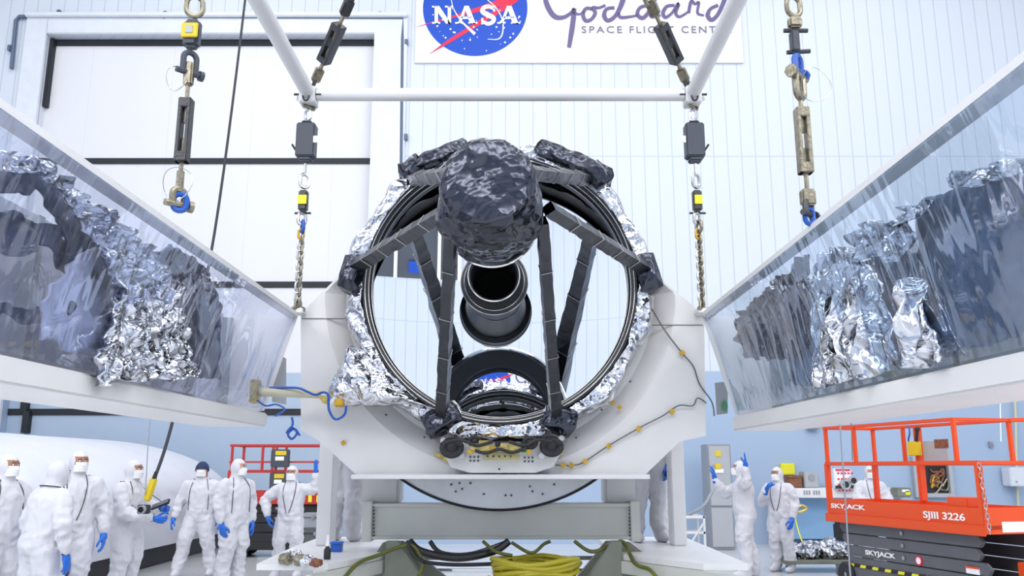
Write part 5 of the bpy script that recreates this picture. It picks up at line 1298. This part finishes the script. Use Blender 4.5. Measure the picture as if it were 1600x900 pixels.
# long white wall bench / counter at right
a = P(1230, 763, 19.0); b = P(1300, 778, 19.0); bx2 = P(1420, 765, 19.0).x
bn2 = thing('wall_counter', 'white counter running along the blue wall behind the orange lift', 'counter', ((a.x+bx2)/2, 19.4, 0))
obj('counter_top', MB().box((a.x-0.1, 19.0, b.z), (bx2, 19.9, a.z)), M['white'], bn2, bevel=0.01)
for x in (a.x, a.x+1.5, bx2-0.2): obj('leg', MB().box((x, 19.1, 0), (x+0.06, 19.16, b.z)), M['panelgrey'], bn2)
obj('lower_panel', MB().box((a.x-0.1, 19.55, 0.15), (bx2, 19.6, b.z)), M['bluebox'], bn2)
for k in range(6):
    p = P(1257+k*4+(3 if k > 2 else 0), 770, 18.99); obj('outlet', MB().box((p.x-0.014, 18.985, p.z-0.04), (p.x+0.014, 19.0, p.z+0.05)), M['cabinet'], bn2, smooth=False)
zc_ = a.z
def wallbox(name, x0, y0, x1, y1, Y, d, mt_, lab, cat, stand=None, extra=None):
    a = P(x0, y0, Y); b = P(x1, y1, Y); zb_ = b.z if stand is None else stand
    t = thing(name, lab, cat, ((a.x+b.x)/2, Y+d/2, zb_))
    obj('housing', MB().box((a.x, Y, zb_), (b.x, Y+d, a.z)), M[mt_], t, bevel=min(0.02, (b.x-a.x)*0.1))
    return t, a, b
t, a, b = wallbox('wall_sign', 1220, 724, 1243, 742, 19.9, 0.1, 'lemon', 'bright yellow rectangular sign on the blue wall above the counter', 'sign')
obj('sign_text', put_text('CAUTION', (a.x+0.04, 19.89, (a.z+b.z)/2), (b.x-a.x-0.08, 0, 0), (0, 0, 0.06), 0.004), M['black'], t, smooth=False) if False else None
t, a, b = wallbox('parts_bin', 1231, 743, 1254, 756, 19.3, 0.3, 'brown', 'rust brown bin standing on the wall counter under the yellow sign', 'bin', stand=zc_)
obj('bin_lip', MB().box((a.x-0.01, 19.28, a.z-0.05), (b.x+0.01, 19.62, a.z)), M['brown'], t, bevel=0.005)
t, a, b = wallbox('instrument_box', 1256, 737, 1280, 758, 19.3, 0.4, 'panelgrey', 'grey instrument box with dark dial on the wall counter beside the brown bin', 'box', stand=zc_)
obj('dial', MB().cyl(((a.x+b.x)/2, 19.28, (a.z+zc_)/2+0.05), ((a.x+b.x)/2, 19.31, (a.z+zc_)/2+0.05), 0.07, n=16), M['cabinet'], t)
# gauge board
t, a, b = wallbox('gauge_board', 1303, 732, 1333, 770, 18.9, 0.15, 'logowhite', 'white board with red label rows and two dark gauges behind the lift rails', 'gauge board', stand=zc_)
for r_ in range(4):
    for c_ in range(5):
        x = a.x+0.06+c_*0.075; z = a.z-0.10-r_*0.12; obj('red_label', MB().box((x, 18.89, z-0.02), (x+0.045, 18.90, z+0.015)), M['logored'], t, smooth=False)
obj('header_strip', MB().box((a.x+0.03, 18.885, a.z-0.05), (b.x-0.03, 18.90, a.z-0.01)), M['logored'], t, smooth=False)
for x, y, r_ in ((1322, 757, 0.11), (1334, 751, 0.10)):
    p = P(x, y, 18.8); g = obj('gauge', MB().lathe([(0.0, 0), (r_*0.6, 0), (r_*0.62, -0.02), (r_, -0.02), (r_, 0.06), (0, 0.06)], 24, (p.x, 18.82, p.z), 'Y'), M['panelgrey'], t)
    obj('dial', MB().cyl((p.x, 18.795, p.z), (p.x, 18.81, p.z), r_*0.62, n=20), M['black'], g)
obj('foot_rail', MB().box((a.x, 18.85, zc_-0.0), (b.x+0.05, 18.9, zc_+0.06)), M['black'], t)
t, a, b = wallbox('equipment_case', 1400, 762, 1425, 777, 18.7, 0.3, 'steelgrey', 'small olive equipment case on the counter left of the steel window frame', 'case')
obj('label_plate', MB().box((b.x-0.13, 18.69, b.z+0.05), (b.x-0.03, 18.70, b.z+0.13)), M['lemon'], t, smooth=False)
obj('label_plate', MB().box((a.x+0.12, 18.69, a.z-0.09), (b.x-0.05, 18.70, a.z-0.04)), M['logowhite'], t, smooth=False)
t.location.z = t.location.z
# pass-through window in steel frame
a = P(1424, 713, 19.9); b = P(1491, 777, 19.9)
pw = thing('pass_through_window', 'square steel framed wall window showing a jumble of brown parts inside', 'window', ((a.x+b.x)/2, 19.9, b.z))
m = MB(); fw = 0.09
m.box((a.x, 19.84, b.z), (a.x+fw, 20, a.z)).box((b.x-fw, 19.84, b.z), (b.x, 20, a.z)).box((a.x+fw, 19.84, b.z), (b.x-fw, 20, b.z+fw)).box((a.x+fw, 19.84, a.z-fw*1.5), (b.x-fw, 20, a.z))
obj('window_frame', m, M['panelgrey'], pw, smooth=False)
obj('back_panel', MB().box((a.x+fw, 19.97, b.z+fw), (b.x-fw, 19.99, a.z-fw)), M['black'], pw)
obj('side_panel', MB().box((a.x+fw, 19.95, b.z+fw), (a.x+fw+0.22, 19.97, a.z-fw)), M['bodyin'], pw)
random.seed(5)
for k in range(9):
    c = Vector((random.uniform(a.x+0.45, b.x-0.2), 19.93, random.uniform(b.z+0.2, a.z-0.3))); pts = [c+Vector((random.uniform(-0.12, 0.12), random.uniform(-0.02, 0.02), random.uniform(-0.16, 0.16))) for _ in range(4)]
    obj('jumbled_part', MB().tube(crv(pts, 6), 0.025, 7), M[random.choice(('brown', 'bronze', 'tape', 'brown'))], pw)
t, a, b = wallbox('switch_box', 1547, 690, 1553, 699, 19.9, 0.1, 'cabinet', 'tiny dark switch box alone on the blue wall above the lift rails', 'switch')
obj('switch_lever', MB().cyl(((a.x+b.x)/2, 19.86, (a.z+b.z)/2), ((a.x+b.x)/2, 19.9, (a.z+b.z)/2), 0.015, n=8), M['steel'], t)
t, a, b = wallbox('junction_box', 1577, 730, 1606, 760, 19.6, 0.35, 'casing', 'pale wall box at the right edge beside the yellow pipe', 'wall box')
obj('cover_screw', MB().cyl((a.x+0.12, 19.58, b.z+0.1), (a.x+0.12, 19.61, b.z+0.1), 0.02, n=8), M['steel'], t)
t, a, b = wallbox('wall_box', 1263, 654, 1281, 671, 19.8, 0.2, 'panelgrey', 'small grey box high on the blue wall, just below the right arm', 'wall box')
obj('cover', MB().box((a.x+0.02, 19.78, b.z+0.02), (b.x-0.02, 19.8, a.z-0.02)), M['cabinet'], t, bevel=0.004)
loose('wall_pipe', [(1584, 590, 0), (1587, 650, 0), (1588, 700, 0), (1590, 760, 0), (1592, 800, 0)], 19.85, 0.03, 'cream', 'thin pale yellow pipe running up the blue wall at the right edge', 'pipe')
loose('hanging_cable', [(1312, 655, 0), (1315, 700, 0), (1320, 770, 0), (1325, 850, 0), (1329, 905, 0)], 9.8, 0.009, 'steel', 'thin pale cable hanging in front of the orange lift', 'cable')
loose('hanging_cable', [(1563, 600, 0), (1563, 640, 0), (1564, 690, 0)], 18.5, 0.012, 'logowhite', 'thin white cable hanging down the blue wall left of the yellow pipe', 'cable')
loose('hanging_cable', [(1330, 650, 0), (1331, 690, 0), (1332, 720, 0)], 15, 0.008, 'wire', 'short thin grey cable hanging behind the orange rails', 'cable')
# foil-wrapped pumps on the floor at right
pt = thing('pump_trolley', 'low trolley loaded with foil-wrapped pumps in front of the counter', 'trolley', (P(1285, 870, 15).x, 15, 0))
pc = P(1285, 880, 15)
obj('trolley_bed', MB().box((pc.x-0.75, 14.6, 0.14), (pc.x+0.5, 15.4, 0.19)), M['steelgrey'], pt, bevel=0.01)
for sx in (-0.65, 0.4):
    for sy in (14.7, 15.3): obj('castor', MB().lathe([(0.01, 0), (0.06, 0), (0.07, 0.015), (0.06, 0.03), (0.01, 0.03)], 16, (pc.x+sx, sy, 0.07), 'Y'), M['black'], pt)
def lump(name, c, r, mt_, par, amp=0.3, seed=1, n=60):
    def fn(u, v):
        a = 2*PI*u; th = PI*v; d = Vector((math.sin(th)*math.cos(a), math.sin(th)*math.sin(a), math.cos(th)))
        k = 1+amp*noise.noise(d*1.8+Vector((seed, 0, 0)))+amp*0.5*noise.noise(d*5+Vector((seed, 2, 0)))
        return Vector(c) + Vector((d.x*r[0]*k, d.y*r[1]*k, d.z*r[2]*k))
    return obj(name, MB().grid(fn, n, n//2), M[mt_], par, ang=180)
for k, (x, y, r_) in enumerate(((1300, 858, 0.20), (1286, 872, 0.17), (1262, 868, 0.18), (1245, 862, 0.15), (1318, 868, 0.17))):
    c = P(x, y, 15); lump('foil_wrapped_pump', (c.x, 15+0.1*(k % 2), max(c.z, 0.19+r_*0.75)), (r_*1.15, r_, r_*0.85), 'sfoil2', pt, 0.3, k+1)
m = MB(); c = P(1291, 845, 15); m.cyl((c.x, 15, 0.45), (c.x, 15, c.z+0.05), 0.035, n=10); obj('pump_neck', m, M['steel'], pt)
c = P(1325, 885, 14.2); obj('wheel', MB().lathe([(0.03, 0), (0.10, 0), (0.13, 0.02), (0.13, 0.06), (0.10, 0.08), (0.03, 0.08)], 20, (pc.x+0.62, 14.6, 0.14), 'Y', closed=True), M['black'], pt)
loose('hose', [(1240, 792, 0), (1245, 820, 0), (1253, 845, -0.2), (1262, 862, -0.6)], 16.5, 0.012, 'lemon', 'thin yellow hose drooping from the counter to the foil-wrapped pumps', 'hose')
loose('hose', [(1234, 779, 0), (1238, 790, 0), (1242, 795, 0), (1252, 790, 0), (1260, 795, 0), (1248, 800, 0), (1236, 797, 0)], 18.9, 0.035, 'gold', 'brown and yellow hose bundled under the edge of the counter', 'hose')
# small things on the left deck and behind
LAB = ['leftmost bronze pipe fitting lying on the left deck of the dolly', 'bright foil-wrapped fitting second from left on the left deck', 'bronze pipe fitting in the middle of the row on the left deck', 'foil-wrapped fitting second from right on the left deck', 'rightmost rust brown fitting in the row on the left deck']
for k, (x, y, r_, mt_) in enumerate(((446, 881, 0.05, 'bronze'), (457, 878, 0.06, 'sfoil2'), (469, 883, 0.05, 'bronze'), (481, 884, 0.05, 'sfoil2'), (494, 886, 0.04, 'brown'))):
    q = PZ(x, y, 0.93); o = lump('pipe_fitting', (q.x, q.y, 0.93+r_*0.8), (r_*1.2, r_, r_*0.85), mt_, None, 0.35, k+20, 36); recentre(o); tag(o, LAB[k], 'fitting', 'fittings in a row on the left deck')
q = PZ(511, 874, 0.93); bt = thing('spray_bottle', 'small bottle with dark body and pale neck on the left deck', 'bottle', (q.x, q.y, 0.93))
obj('bottle_body', MB().lathe([(0, 0), (0.028, 0), (0.03, 0.01), (0.03, 0.08), (0.016, 0.10), (0.014, 0.11)], 20, (q.x, q.y, 0.93)), M['black'], bt)
obj('cap', MB().cyl((q.x, q.y, 1.04), (q.x, q.y, 1.13), 0.018, 0.010, 14), M['logowhite'], bt)
q = PZ(526, 862, 0.93); bb = thing('blue_box', 'small bright blue box beside the booted feet on the left deck', 'box', (q.x, q.y, 0.93))
obj('box_body', MB().box((q.x-0.05, q.y-0.05, 0.93), (q.x+0.05, q.y+0.05, 1.00)), M['bluecable'], bb, bevel=0.006)
obj('lid', MB().box((q.x-0.055, q.y-0.055, 1.00), (q.x+0.055, q.y+0.055, 1.02)), M['glove'], bb, bevel=0.004)
zc0 = 0.0
for k, (h_, w_, mt_) in enumerate(((0.34, 0.42, 'liftgrey'), (0.30, 0.38, 'liftgrey'), (0.26, 0.40, 'cabinet'))):
    x = P(489, 850, 15.6).x + (0.03 if k % 2 else -0.02)
    t = thing('storage_case', ['dark storage case on the floor, lowest of three beside the arm-raising person', 'dark storage case in the middle of the stack of three', 'grey storage case, topmost of the stack of three'][k], 'case', (x, 15.75, zc0), 'stacked dark storage cases')
    obj('case_body', MB().box((x-w_/2, 15.6, zc0), (x+w_/2, 15.95, zc0+h_*0.72)), M[mt_], t, bevel=0.02)
    obj('lid', MB().box((x-w_/2-0.01, 15.59, zc0+h_*0.72), (x+w_/2+0.01, 15.96, zc0+h_-0.002)), M[mt_], t, bevel=0.015)
    obj('latch', MB().box((x-0.03, 15.57, zc0+h_*0.6), (x+0.03, 15.6, zc0+h_*0.82)), M['steel'], t, bevel=0.004)
    zc0 += h_
loose('cable', [(456, 652, 0), (457, 664, 0), (448, 676, 0), (455, 668, 0.05), (464, 676, 0), (456, 686, 0.05), (450, 678, 0), (460, 670, 0.05), (468, 680, 0)], 7.35, 0.010, 'bluecable', 'knot of blue cable hanging above the red lift under the left arm', 'cable')
